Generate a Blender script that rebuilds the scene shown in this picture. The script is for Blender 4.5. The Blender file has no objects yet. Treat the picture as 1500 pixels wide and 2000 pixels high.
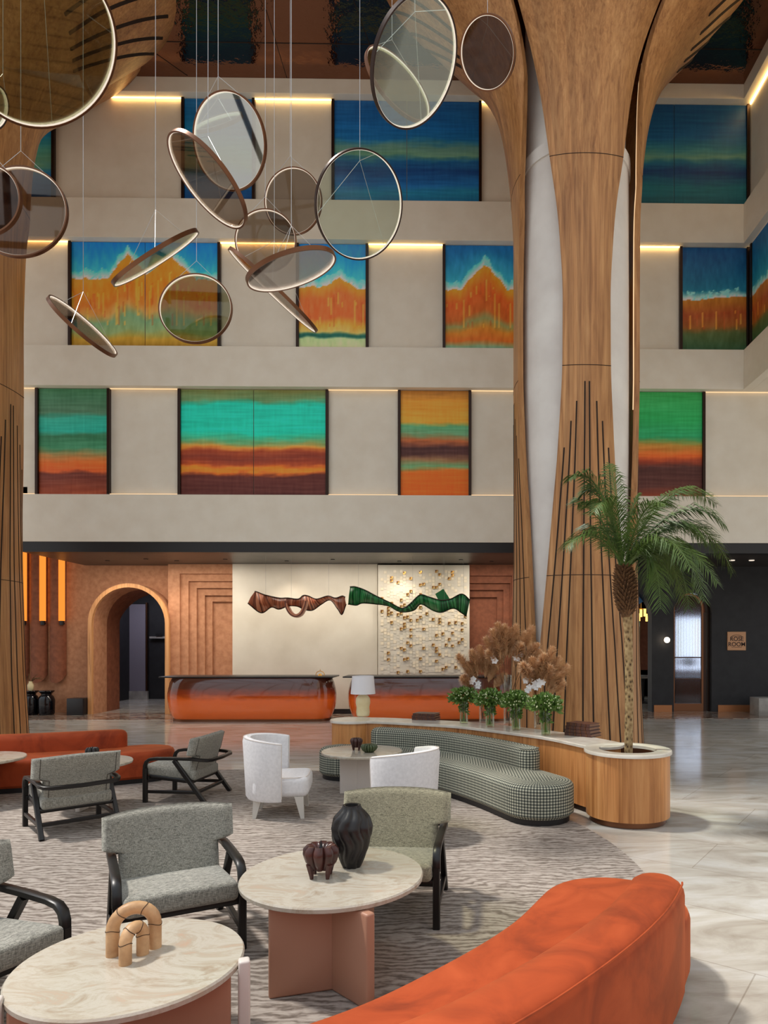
import bpy, bmesh, math, random
import numpy as np
from mathutils import Vector, Matrix, noise
random.seed(7)
PI = math.pi
D = bpy.data
SC = bpy.context.scene
COL = SC.collection

# ------------------------------------------------------------------ camera
F = 1333.0; CX = 901.0; CY = 1257.0; HC = 1.7; TH = 0.0157
FWD = Vector((math.sin(TH), math.cos(TH), 0)); RGT = Vector((math.cos(TH), -math.sin(TH), 0)); UP = Vector((0, 0, 1))
EYE = Vector((0, 0, HC))
cd = D.cameras.new('camera'); cam = D.objects.new('camera', cd); COL.objects.link(cam)
cam.location = EYE; cam.rotation_euler = (PI/2, 0, -TH)
cd.sensor_fit = 'VERTICAL'; cd.sensor_height = 36; cd.sensor_width = 27; cd.lens = 36*F/2000
cd.shift_x = (750-CX)/2000; cd.shift_y = (CY-1000)/2000
cd.clip_end = 200
SC.camera = cam

# ------------------------------------------------------------------ sky, sun, exposure
w = D.worlds.new('sky'); SC.world = w; w.use_nodes = True
wn = w.node_tree; wn.nodes.clear()
wo = wn.nodes.new('ShaderNodeOutputWorld'); wb = wn.nodes.new('ShaderNodeBackground')
wt = wn.nodes.new('ShaderNodeTexCoord'); wsep = wn.nodes.new('ShaderNodeSeparateXYZ'); wr = wn.nodes.new('ShaderNodeValToRGB')
wr.color_ramp.elements[0].position = 0.0; wr.color_ramp.elements[0].color = (.54, .49, .44, 1)
wr.color_ramp.elements[1].position = 0.65; wr.color_ramp.elements[1].color = (.80, .90, 1.0, 1)
wn.links.new(wt.outputs['Generated'], wsep.inputs[0]); wn.links.new(wsep.outputs['Z'], wr.inputs[0])
wn.links.new(wr.outputs[0], wb.inputs[0]); wb.inputs[1].default_value = 1.0
wn.links.new(wb.outputs[0], wo.inputs[0])
sl = D.lights.new('sun', 'SUN'); so = D.objects.new('sun', sl); COL.objects.link(so)
sl.energy = 3.0; sl.angle = math.radians(5); sl.color = (1, .95, .88)
so.rotation_euler = Vector((.50, -.10, -1.0)).to_track_quat('-Z', 'Y').to_euler()
SC.view_settings.view_transform = 'Standard'; SC.view_settings.look = 'None'
SC.view_settings.gamma = 1; SC.view_settings.exposure = 0.34; SC.view_settings.use_curve_mapping = False
for (lx, ly, lz, sx, sy, en) in ((-6.6, 15.55, 3.52, 3.6, .7, 44), (-2.4, 15.55, 3.52, 3.6, .7, 30), (1.2, 15.55, 3.52, 2.2, .7, 20)):  # added fill lights below the soffit to brighten the lobby, no fixtures behind them
    al = D.lights.new('lobby_fill', 'AREA'); al.shape = 'RECTANGLE'; al.size = sx; al.size_y = sy; al.energy = en; al.color = (1, .90, .78)
    ao = D.objects.new('lobby_fill', al); COL.objects.link(ao); ao.location = (lx, ly, lz); ao.rotation_euler = (math.radians(8), 0, 0)
al = D.lights.new('corridor_fill', 'AREA'); al.size = 1.2; al.energy = 26; al.color = (.86, .86, 1)  # added fill light so the lift door shows in the dark corridor
ao = D.objects.new('corridor_fill', al); COL.objects.link(ao); ao.location = (-8.9, 19.4, 3.4)
SC.cycles.transparent_max_bounces = 24
SC.cycles.max_bounces = 8

def at(px, py, z=None, Y=None):
    d = FWD + RGT*((px-CX)/F) + UP*((CY-py)/F)
    t = (z-HC)/d.z if z is not None else Y/d.y
    return EYE + d*t
def C(x, y, z=0.0):                       # camera-aligned floor coordinates -> world
    p = RGT*x + FWD*y
    return Vector((p.x, p.y, z))
def wx(px, Y): return at(px, CY, Y=Y).x
def wz(py, Y, px=750): return at(px, py, Y=Y).z

# ------------------------------------------------------------------ materials
def s2l(c): return tuple(((v/12.92) if v <= .04045 else ((v+.055)/1.055)**2.4) for v in c)
def rgb(r, g, b): return s2l((r/255, g/255, b/255))+(1,)
class NT:
    def __init__(s, name):
        s.m = D.materials.new(name); s.m.use_nodes = True; s.t = s.m.node_tree; s.t.nodes.clear()
        s.out = s.n('ShaderNodeOutputMaterial')
    def n(s, k, **kw):
        x = s.t.nodes.new(k)
        for a, b in kw.items(): setattr(x, a, b)
        return x
    def l(s, a, b): s.t.links.new(a, b)
    def math(s, op, a, b=None, c=None):
        x = s.n('ShaderNodeMath', operation=op)
        for i, v in enumerate((a, b, c)):
            if v is None: continue
            if isinstance(v, (int, float)): x.inputs[i].default_value = v
            else: s.l(v, x.inputs[i])
        return x.outputs[0]
    def pr(s, color=None, rough=.5, metal=0, spec=.5, **kw):
        p = s.n('ShaderNodeBsdfPrincipled'); p.inputs['Roughness'].default_value = rough
        p.inputs['Metallic'].default_value = metal; p.inputs['Specular IOR Level'].default_value = spec
        if color is not None: p.inputs['Base Color'].default_value = color
        for k, v in kw.items(): p.inputs[k.replace('_', ' ')].default_value = v
        s.l(p.outputs[0], s.out.inputs[0]); s.p = p; return p
    def coord(s, scale=(1, 1, 1), kind='Object', rot=(0, 0, 0)):
        t = s.n('ShaderNodeTexCoord'); m = s.n('ShaderNodeMapping')
        m.inputs['Scale'].default_value = scale; m.inputs['Rotation'].default_value = rot
        s.l(t.outputs[kind], m.inputs[0]); return m.outputs[0]
    def noise(s, vec, scale=5, detail=4, rough=.5, dist=0):
        x = s.n('ShaderNodeTexNoise'); x.inputs['Scale'].default_value = scale; x.inputs['Detail'].default_value = detail
        x.inputs['Roughness'].default_value = rough; x.inputs['Distortion'].default_value = dist
        s.l(vec, x.inputs['Vector']); return x.outputs['Fac']
    def ramp(s, fac, stops):
        r = s.n('ShaderNodeValToRGB'); e = r.color_ramp.elements
        e[0].position, e[0].color = stops[0]; e[1].position, e[1].color = stops[-1]
        for p, c in stops[1:-1]:
            q = e.new(p); q.color = c
        s.l(fac, r.inputs[0]); return r.outputs[0]
    def mix(s, fac, a, b, mode='MIX'):
        x = s.n('ShaderNodeMix', data_type='RGBA', blend_type=mode)
        for i, v in ((0, fac), (6, a), (7, b)):
            if isinstance(v, (int, float)): x.inputs[i].default_value = v
            elif isinstance(v, tuple): x.inputs[i].default_value = v
            else: s.l(v, x.inputs[i])
        return x.outputs[2]
    def bump(s, h, strength=.2, dist=.01):
        b = s.n('ShaderNodeBump'); b.inputs['Strength'].default_value = strength; b.inputs['Distance'].default_value = dist
        s.l(h, b.inputs['Height']); s.l(b.outputs[0], s.p.inputs['Normal'])

def plain(name, c, rough=.5, metal=0, **kw):
    n = NT(name); n.pr(c, rough, metal, **kw); return n.m
def mottled(name, c1, c2, scale=4, rough=.6, stretch=(1, 1, 1), bump=0, bs=60, metal=0, spec=.5, **kw):
    n = NT(name); p = n.pr(None, rough, metal, spec, **kw); v = n.coord(stretch)
    n.l(n.ramp(n.noise(v, scale, 6), [(.3, c1), (.7, c2)]), p.inputs['Base Color'])
    if bump: n.bump(n.noise(n.coord(), bs, 3), bump)
    return n.m
def emit(name, c, s):
    n = NT(name); e = n.n('ShaderNodeEmission'); e.inputs[0].default_value = c; e.inputs[1].default_value = s
    n.l(e.outputs[0], n.out.inputs[0]); return n.m
def wood(name, c1, c2, c3, plank=.16, rough=.42, axis='Z'):
    n = NT(name); p = n.pr(None, rough)
    st = (1, 1, .022) if axis == 'Z' else (.022, 1, 1)
    v = n.coord(st)
    a = n.noise(v, 26, 8, .65, .6); b = n.noise(n.coord((1, 1, .10) if axis == 'Z' else (.10, 1, 1)), 5.0, 4, .6, 1.4)
    c = n.ramp(n.math('ADD', n.math('MULTIPLY', a, .6), n.math('MULTIPLY', b, .4)), [(.33, c1), (.5, c2), (.66, c3)])
    # plank tone: steps around the trunk / along the face by uv
    uv = n.n('ShaderNodeUVMap'); sep = n.n('ShaderNodeSeparateXYZ'); n.l(uv.outputs[0], sep.inputs[0])
    cell = n.math('FLOOR', n.math('DIVIDE', sep.outputs[0], plank))
    wn_ = n.n('ShaderNodeTexWhiteNoise', noise_dimensions='1D'); n.l(cell, wn_.inputs['W'])
    tone = n.ramp(wn_.outputs[0], [(0, (.84, .82, .80, 1)), (1, (1.10, 1.09, 1.08, 1))])
    n.l(n.mix(1.0, c, tone, 'MULTIPLY'), p.inputs['Base Color'])
    n.bump(a, .12, .004)
    return n.m

M = {}
M['plaster'] = mottled('wall_plaster', rgb(232, 224, 208), rgb(240, 234, 220), 2.5, .75, bump=.04, bs=90)
M['wood_tree'] = wood('tree_oak', rgb(138, 90, 50), rgb(184, 132, 82), rgb(210, 160, 106), .17)
M['wood_console'] = wood('console_oak', rgb(150, 90, 44), rgb(206, 142, 84), rgb(226, 168, 108), .42)
M['wood_arch'] = wood('arch_oak', rgb(150, 100, 60), rgb(206, 150, 98), rgb(220, 170, 118), .5)
M['groove'] = plain('groove_shadow_gap', rgb(38, 22, 12), .8)
M['column'] = mottled('column_plaster', rgb(226, 222, 218), rgb(240, 238, 234), 2, .7)
M['terracotta'] = mottled('suede_wall', rgb(172, 118, 84), rgb(198, 144, 108), 9, .8, bump=.15, bs=120)
M['brownpanel'] = mottled('brown_suede_wall', rgb(122, 70, 46), rgb(148, 88, 60), 9, .75, bump=.15, bs=120)
M['black'] = plain('black_satin', rgb(28, 27, 30), .4)
M['darkwall'] = mottled('charcoal_wall', rgb(26, 26, 30), rgb(38, 38, 42), 5, .6)
M['bronze'] = plain('bronze', rgb(120, 82, 60), .32, .9)
M['bronze_dark'] = plain('dark_bronze', rgb(58, 42, 36), .35, .7)
M['copper_base'] = plain('copper_skirting', rgb(176, 118, 78), .4, .7)
M['whitepanel'] = mottled('ivory_panel', rgb(214, 206, 188), rgb(232, 226, 210), 1.2, .45)
M['soffit'] = mottled('soffit_board', rgb(46, 42, 42), rgb(66, 60, 58), 3, .4)
M['led'] = emit('warm_led', (1, .60, .20, 1), 8)
M['led_soft'] = emit('warm_led_soft', (1, .66, .36, 1), .9)
M['led_white'] = emit('hoop_led', (1, .86, .70, 1), .75)
M['tube_light'] = emit('amber_tube', (1, .30, .04, 1), .9)
M['white_fab'] = mottled('white_linen', rgb(222, 220, 222), rgb(236, 234, 236), 40, .9, bump=.1, bs=400)
M['white_leg'] = plain('pale_painted_wood', rgb(206, 200, 192), .5)
M['frame_black'] = plain('ebonised_wood', rgb(17, 13, 13), .36)
M['table_white'] = plain('lacquer_cream', rgb(220, 210, 202), .4)
M['table_terra'] = plain('lacquer_terracotta', rgb(178, 130, 106), .4)
M['gold'] = plain('gold', rgb(212, 160, 80), .3, 1)
M['shade'] = plain('lamp_shade_fabric', rgb(238, 236, 240), .8)
M['cream'] = mottled('cream_ceramic', rgb(226, 208, 160), rgb(242, 228, 186), 8, .35)
M['blackvase'] = plain('matt_black_ceramic', rgb(24, 20, 21), .4)
M['brownvase'] = mottled('oxblood_ceramic', rgb(48, 26, 24), rgb(84, 46, 40), 14, .28)
M['greenvase'] = mottled('moss_ceramic', rgb(46, 58, 38), rgb(88, 100, 66), 14, .35)
M['clay'] = mottled('travertine_clay', rgb(176, 132, 90), rgb(220, 178, 132), 14, .45, bump=.1)
M['crack'] = plain('dark_crack', rgb(60, 40, 26), .8)
M['leather'] = mottled('brown_leather', rgb(58, 32, 25), rgb(96, 56, 44), 14, .42)
M['pages'] = plain('paper_block', rgb(150, 112, 88), .7)
M['marblebox'] = mottled('grey_marble', rgb(140, 136, 132), rgb(180, 176, 170), 5, .3)
M['leaf'] = mottled('palm_leaf', rgb(44, 70, 26), rgb(96, 122, 50), 3, .5)
M['bouquet'] = mottled('bouquet_leaf', rgb(58, 98, 38), rgb(136, 168, 82), 22, .5)
M['bud'] = plain('ivory_petal', rgb(214, 222, 176), .6)
M['orchid'] = plain('white_orchid', rgb(246, 244, 246), .5)
M['pampas'] = mottled('pampas_plume', rgb(226, 178, 130), rgb(255, 224, 186), 20, .9)
M['stem'] = plain('green_stem', rgb(110, 150, 70), .5)
M['husk'] = mottled('palm_husk', rgb(70, 46, 28), rgb(128, 92, 58), 30, .9)

def m_trunk():
    n = NT('palm_trunk_scales'); p = n.pr(None, .85)
    v = n.coord((1, 1, .7)); vo = n.n('ShaderNodeTexVoronoi'); vo.inputs['Scale'].default_value = 34; n.l(v, vo.inputs['Vector'])
    n.l(n.ramp(vo.outputs['Distance'], [(.12, rgb(58, 42, 26)), (.38, rgb(146, 118, 80)), (.7, rgb(176, 150, 108))]), p.inputs['Base Color'])
    n.bump(vo.outputs['Distance'], .6, .01); return n.m
M['trunk'] = m_trunk()

def m_fabric(name, a, b):
    n = NT(name); p = n.pr(None, .92); p.inputs['Sheen Weight'].default_value = .25
    v1 = n.coord((1, 12, 1)); v2 = n.coord((12, 1, 1)); v3 = n.coord((1, 1, 12))
    f = n.math('ADD', n.noise(n.coord((4, 4, .3)), 90, 3, .7), n.noise(n.coord((.5, .5, 5)), 90, 3, .7))
    f = n.math('MULTIPLY', f, .5)
    n.l(n.ramp(f, [(.40, a), (.6, b)]), p.inputs['Base Color']); n.bump(f, .25, .003); return n.m
M['greyfab'] = m_fabric('grey_tweed', rgb(88, 87, 79), rgb(178, 174, 162))
M['greyfab_warm'] = m_fabric('taupe_tweed', rgb(98, 94, 78), rgb(184, 176, 150))

def m_velvet():
    n = NT('orange_velvet'); p = n.pr(None, .75, 0, .3); p.inputs['Sheen Weight'].default_value = .5; p.inputs['Sheen Roughness'].default_value = .4
    p.inputs['Sheen Tint'].default_value = rgb(255, 150, 90)
    f = n.noise(n.coord(), 3.2, 5, .6, 1.0)
    n.l(n.ramp(f, [(.3, rgb(128, 48, 20)), (.52, rgb(164, 66, 28)), (.75, rgb(180, 78, 38))]), p.inputs['Base Color'])
    n.bump(n.noise(n.coord(), 7, 3), .12, .02); return n.m
M['velvet'] = m_velvet()

def m_gingham():
    n = NT('houndstooth_check'); p = n.pr(None, .9)
    uv = n.n('ShaderNodeUVMap'); s = n.n('ShaderNodeSeparateXYZ'); n.l(uv.outputs[0], s.inputs[0])
    k = 1/.028
    a = n.math('GREATER_THAN', n.math('FRACT', n.math('MULTIPLY', s.outputs[0], k)), .5)
    b = n.math('GREATER_THAN', n.math('FRACT', n.math('MULTIPLY', s.outputs[1], k)), .5)
    t = n.math('MULTIPLY', n.math('ADD', a, b), .5)
    n.l(n.ramp(t, [(0, rgb(196, 194, 174)), (.5, rgb(112, 114, 102)), (1, rgb(50, 54, 52))]), p.inputs['Base Color']); return n.m
M['gingham'] = m_gingham()

def m_marble_floor():
    n = NT('marble_floor'); p = n.pr(None, .12, 0, .5)
    v = n.coord(rot=(0, 0, .62))
    br = n.n('ShaderNodeTexBrick'); br.inputs['Scale'].default_value = 1.0; br.inputs['Brick Width'].default_value = 1.5; br.inputs['Row Height'].default_value = .75
    br.inputs['Mortar Size'].default_value = .004; br.inputs['Color1'].default_value = (.95, .95, .95, 1); br.inputs['Color2'].default_value = (1.05, 1.04, 1.02, 1)
    br.inputs['Mortar'].default_value = (.74, .70, .66, 1); n.l(v, br.inputs['Vector'])
    f = n.noise(n.coord((1, 3, 1), rot=(0, 0, .62)), .9, 10, .62, 1.4)
    c = n.ramp(f, [(.3, rgb(158, 148, 136)), (.5, rgb(190, 184, 174)), (.68, rgb(206, 204, 200))])
    n.l(n.mix(1.0, c, br.outputs['Color'], 'MULTIPLY'), p.inputs['Base Color'])
    return n.m
M['floor'] = m_marble_floor()

def m_carpet():
    n = NT('wavy_carpet'); p = n.pr(None, .97, 0, .1)
    wv = n.n('ShaderNodeTexWave', wave_type='BANDS', bands_direction='Y'); wv.inputs['Scale'].default_value = 5.5; wv.inputs['Distortion'].default_value = 22
    wv.inputs['Detail'].default_value = 5; wv.inputs['Detail Scale'].default_value = .55; wv.inputs['Detail Roughness'].default_value = .62
    n.l(n.coord((.5, 1, 1)), wv.inputs['Vector'])
    g = n.noise(n.coord((1.5, 9, 1)), 7, 6, .75)
    f = n.math('ADD', n.math('MULTIPLY', wv.outputs['Fac'], .22), n.math('MULTIPLY', g, .78))
    n.l(n.ramp(f, [(.36, rgb(112, 101, 93)), (.48, rgb(150, 139, 130)), (.62, rgb(176, 166, 157))]), p.inputs['Base Color'])
    n.bump(g, .4, .006); return n.m
M['carpet'] = m_carpet()

def m_travertine():
    n = NT('travertine_top'); p = n.pr(None, .16)
    f = n.noise(n.coord((1.2, 2.4, 1), rot=(0, 0, .5)), 3.0, 12, .7, .9)
    n.l(n.ramp(f, [(.30, rgb(158, 132, 108)), (.42, rgb(182, 170, 152)), (.5, rgb(196, 188, 174)), (.58, rgb(184, 172, 154)), (.70, rgb(192, 164, 142))]), p.inputs['Base Color']); return n.m
M['travertine'] = m_travertine()
M['pale_marble'] = mottled('pale_marble', rgb(206, 196, 182), rgb(228, 220, 208), 6, .18)

def m_desk():
    n = NT('ombre_lacquer'); p = n.pr(None, .12, 0, .6); p.inputs['Coat Weight'].default_value = .6
    t = n.n('ShaderNodeTexCoord'); s = n.n('ShaderNodeSeparateXYZ'); n.l(t.outputs['Object'], s.inputs[0])
    f = n.math('ADD', s.outputs[2], n.math('MULTIPLY', n.math('SUBTRACT', n.noise(n.coord((1, 1, 3)), 4, 5), .5), .16))
    n.l(n.ramp(f, [(.0, rgb(255, 122, 44)), (.46, rgb(248, 112, 38)), (.62, rgb(160, 62, 28)), (.74, rgb(98, 50, 34)), (1, rgb(84, 46, 34))]), p.inputs['Base Color']); return n.m
M['desk'] = m_desk()

def m_ceiling():
    n = NT('rippled_copper_mirror'); p = n.pr(rgb(138, 98, 80), .07, 1.0)
    f = n.noise(n.coord((1, 1.0, 1)), 5.5, 3, .55)
    n.bump(f, .55, .03); return n.m
M['ceiling'] = m_ceiling()

def m_glass(name, tint, gl=.10, refl=(1, 1, 1, 1)):
    n = NT(name); tr = n.n('ShaderNodeBsdfTransparent'); tr.inputs[0].default_value = tint
    g = n.n('ShaderNodeBsdfGlossy'); g.inputs['Roughness'].default_value = .02; g.inputs[0].default_value = refl
    fr = n.n('ShaderNodeFresnel'); fr.inputs[0].default_value = 1.45
    mx = n.n('ShaderNodeMixShader'); n.l(n.math('MINIMUM', n.math('ADD', n.math('MULTIPLY', fr.outputs[0], .35), gl), 1.0), mx.inputs[0]); n.l(tr.outputs[0], mx.inputs[1]); n.l(g.outputs[0], mx.inputs[2])
    n.l(mx.outputs[0], n.out.inputs[0]); return n.m
M['glass_clear'] = m_glass('clear_glass', (.95, .97, .95, 1), .02)
M['glass_green'] = m_glass('greenish_disc', (.88, .93, .88, 1), .0)
M['glass_brown'] = m_glass('smoked_disc', (.60, .54, .48, 1), .01)
M['glass_dark'] = m_glass('dark_smoked_disc', (.44, .36, .31, 1), .01)
M['glass_mirror'] = m_glass('mirror_disc', (.70, .80, .78, 1), .42)
M['glass_silver'] = m_glass('silvery_disc', (.66, .62, .60, 1), .22)
M['glass_olive'] = m_glass('olive_disc', (.66, .66, .54, 1), .01)
M['water'] = m_glass('vase_water', (.78, .86, .66, 1), .02)

def m_vcol():
    n = NT('painted_canvas'); p = n.pr(None, .55)
    a = n.n('ShaderNodeVertexColor'); a.layer_name = 'paint'
    n.l(a.outputs[0], p.inputs['Base Color']); n.bump(n.noise(n.coord((6, 1, 1)), 60, 3), .1, .004); return n.m
M['canvas'] = m_vcol()

def m_mosaic_floor():
    n = NT('inlaid_border'); p = n.pr(None, .14)
    f = n.noise(n.coord((.7, 2.4, 1)), 3.2, 2, .5, 2.2)
    n.l(n.ramp(f, [(.42, rgb(168, 158, 146)), (.46, rgb(64, 42, 32)), (.54, rgb(80, 50, 38)), (.57, rgb(190, 140, 110)), (.63, rgb(176, 166, 154))]), p.inputs['Base Color']); return n.m
M['inlay'] = m_mosaic_floor()
def m_fluted():
    n = NT('reeded_glass'); p = n.pr(rgb(210, 214, 222), .22); p.inputs['Transmission Weight'].default_value = 1; p.inputs['IOR'].default_value = 1.2
    t = n.n('ShaderNodeTexCoord'); s = n.n('ShaderNodeSeparateXYZ'); n.l(t.outputs['Object'], s.inputs[0])
    n.bump(n.math('SINE', n.math('MULTIPLY', s.outputs[0], 200)), .5, .01); return n.m
M['reeded'] = m_fluted()
def m_ribbon(name, a, b, c):
    n = NT(name); p = n.pr(None, .35); uv = n.n('ShaderNodeUVMap'); s = n.n('ShaderNodeSeparateXYZ'); n.l(uv.outputs[0], s.inputs[0])
    w1 = n.n('ShaderNodeTexWhiteNoise', noise_dimensions='1D'); n.l(n.math('FLOOR', n.math('MULTIPLY', s.outputs[0], 34)), w1.inputs['W'])
    n.l(n.ramp(w1.outputs[0], [(0, a), (.55, b), (1, c)]), p.inputs['Base Color']); return n.m
M['ribbon_brown'] = m_ribbon('brown_strips', rgb(96, 44, 28), rgb(176, 98, 66), rgb(220, 150, 112))
M['ribbon_green'] = m_ribbon('green_strips', rgb(12, 60, 30), rgb(30, 122, 62), rgb(86, 170, 104))

# ------------------------------------------------------------------ mesh builder
class MB:
    def __init__(s): s.v = []; s.f = []; s.mi = []; s.uv = {}; s.sm = []
    def add(s, vs, fs, mi=0, smooth=False, uvs=None):
        b = len(s.v); s.v += [Vector(p) for p in vs]
        for i, f in enumerate(fs):
            if uvs is not None: s.uv[len(s.f)] = [uvs[k] for k in f]
            s.f.append([b+k for k in f]); s.mi.append(mi); s.sm.append(smooth)
    def quad(s, a, b, c, d, mi=0): s.add([a, b, c, d], [(0, 1, 2, 3)], mi)
    def box(s, x0, x1, y0, y1, z0, z1, mi=0):
        vs = [(x, y, z) for z in (z0, z1) for y in (y0, y1) for x in (x0, x1)]
        s.add(vs, [(0, 2, 3, 1), (4, 5, 7, 6), (0, 1, 5, 4), (2, 6, 7, 3), (0, 4, 6, 2), (1, 3, 7, 5)], mi)
    def rbox(s, x0, x1, y0, y1, z0, z1, r=.02, seg=3, mi=0, xf=None):
        bm = bmesh.new(); bmesh.ops.create_cube(bm, size=1)
        for v in bm.verts: v.co = Vector(((x0+x1)/2+v.co.x*(x1-x0), (y0+y1)/2+v.co.y*(y1-y0), (z0+z1)/2+v.co.z*(z1-z0)))
        bmesh.ops.bevel(bm, geom=bm.edges[:], offset=r, segments=seg, profile=.5, affect='EDGES')
        bm.verts.index_update()
        vs = [v.co.copy() for v in bm.verts]
        if xf: vs = [xf @ v if isinstance(xf, Matrix) else xf(v) for v in vs]
        s.add(vs, [[v.index for v in f.verts] for f in bm.faces], mi, True); bm.free()
    def ring(s, rings, closed=True, cap0=False, cap1=False, mi=0, smooth=True, uv=True):
        n = len(rings[0]); vs = [p for r in rings for p in r]
        fs = []; uvf = []
        # arc-length uvs
        U = []; 
        for r in rings:
            acc = [0]
            for i in range(1, n+1): acc.append(acc[-1]+(Vector(r[i % n])-Vector(r[i-1])).length)
            U.append(acc)
        V = [0]
        for k in range(1, len(rings)): V.append(V[-1]+(Vector(rings[k][0])-Vector(rings[k-1][0])).length)
        base = len(s.v); s.v += [Vector(p) for p in vs]
        Um = U[len(U)//2]
        for k in range(len(rings)-1):
            for i in range(n if closed else n-1):
                j = (i+1) % n
                s.uv[len(s.f)] = [(Um[i], V[k]), (Um[i+1], V[k]), (Um[i+1], V[k+1]), (Um[i], V[k+1])]
                s.f.append([base+k*n+i, base+k*n+j, base+(k+1)*n+j, base+(k+1)*n+i]); s.mi.append(mi); s.sm.append(smooth)
        for flag, k in ((cap0, 0), (cap1, len(rings)-1)):
            if flag:
                idx = [base+k*n+i for i in range(n)]
                if k == 0: idx = idx[::-1]
                s.uv[len(s.f)] = [(s.v[q].x, s.v[q].y) for q in idx]
                s.f.append(idx); s.mi.append(mi); s.sm.append(False)
    def lathe(s, prof, n=32, c=(0, 0, 0), mi=0, fn=None, cap0=True, cap1=True, smooth=True):
        rings = []
        for r, z in prof:
            rg = []
            for i in range(n):
                a = 2*PI*i/n; rr = fn(r, z, a) if fn else r
                rg.append(Vector((c[0]+rr*math.cos(a), c[1]+rr*math.sin(a), c[2]+z)))
            rings.append(rg)
        s.ring(rings, True, cap0, cap1, mi, smooth)
    def tube(s, pts, r, n=8, mi=0, caps=True):
        pts = [Vector(p) for p in pts]; rings = []; ref = None
        for i, p in enumerate(pts):
            t = (pts[min(i+1, len(pts)-1)]-pts[max(i-1, 0)]).normalized()
            if ref is None: ref = t.orthogonal().normalized()
            ref = (ref-t*ref.dot(t)).normalized(); b = t.cross(ref)
            rr = r[i] if isinstance(r, (list, tuple)) else r
            rings.append([p+ref*rr*math.cos(2*PI*k/n)+b*rr*math.sin(2*PI*k/n) for k in range(n)])
        s.ring(rings, True, caps, caps, mi)
    def bar(s, pts, w, h, side=None, mi=0):        # rectangular sweep; side = fixed lateral axis
        pts = [Vector(p) for p in pts]; rings = []
        for i, p in enumerate(pts):
            t = (pts[min(i+1, len(pts)-1)]-pts[max(i-1, 0)]).normalized()
            sd = Vector(side) if side is not None else t.cross(UP)
            if sd.length < 1e-3: sd = Vector((1, 0, 0))
            sd = (sd-t*sd.dot(t)).normalized(); u = t.cross(sd)
            c = .72
            prof = [(-1, -c), (-c, -1), (c, -1), (1, -c), (1, c), (c, 1), (-c, 1), (-1, c)]
            rings.append([p+sd*(a*w/2)+u*(b*h/2) for a, b in prof])
        s.ring(rings, True, True, True, mi, True)
    def prism(s, poly, z0, z1, mi=0):
        n = len(poly); vs = [(x, y, z0) for x, y in poly]+[(x, y, z1) for x, y in poly]
        fs = [list(range(n))[::-1], list(range(n, 2*n))]+[[i, (i+1) % n, n+(i+1) % n, n+i] for i in range(n)]
        s.add(vs, fs, mi)
    def build(s, name, mats, parent=None, world=False, label=None, cat=None, group=None, kind=None, cols=None, bevel=0, auto=True):
        if not isinstance(mats, (list, tuple)): mats = [mats]
        me = D.meshes.new(name)
        off = Vector((0, 0, 0))
        if world and parent is not None: off = parent.location
        me.from_pydata([tuple(v-off) for v in s.v], [], s.f)
        for m in mats: me.materials.append(m)
        me.polygons.foreach_set('material_index', s.mi); me.polygons.foreach_set('use_smooth', s.sm)
        if s.uv:
            ul = me.uv_layers.new(name='UVMap')
            for p in me.polygons:
                u = s.uv.get(p.index)
                if u:
                    for k, li in enumerate(p.loop_indices): ul.data[li].uv = u[k]
        if cols is not None:
            ca = me.color_attributes.new('paint', 'FLOAT_COLOR', 'POINT')
            ca.data.foreach_set('color', np.array(cols, dtype=np.float32).ravel())
        if s.sm and any(s.sm) and auto:
            try: me.set_sharp_from_angle(angle=math.radians(40))
            except Exception: pass
        me.update(); o = D.objects.new(name, me); COL.objects.link(o)
        if parent is not None: o.parent = parent
        if bevel:
            b = o.modifiers.new('bevel', 'BEVEL'); b.width = bevel; b.segments = 2; b.limit_method = 'ANGLE'
        tag(o, label, cat, group, kind)
        return o
def tag(o, label=None, cat=None, group=None, kind=None):
    if label: o['label'] = label
    if cat: o['category'] = cat
    if group: o['group'] = group
    if kind: o['kind'] = kind
    return o
def thing(name, label, cat, loc=(0, 0, 0), rz=0, group=None):
    o = D.objects.new(name, None); COL.objects.link(o); o.location = loc; o.rotation_euler = (0, 0, rz)
    o.empty_display_size = .1
    return tag(o, label, cat, group)
def copy_thing(root, loc, rz, label, group=None):
    r = root.copy(); COL.objects.link(r); r.location = loc; r.rotation_euler = (0, 0, rz); r['label'] = label
    if group: r['group'] = group
    for ch in list(root.children):
        c = ch.copy(); COL.objects.link(c); c.parent = r
        for g in ch.children:
            d = g.copy(); COL.objects.link(d); d.parent = c
    return r
def struct(name, mb, mats, **kw): return mb.build(name, mats, kind='structure', **kw)

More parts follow.
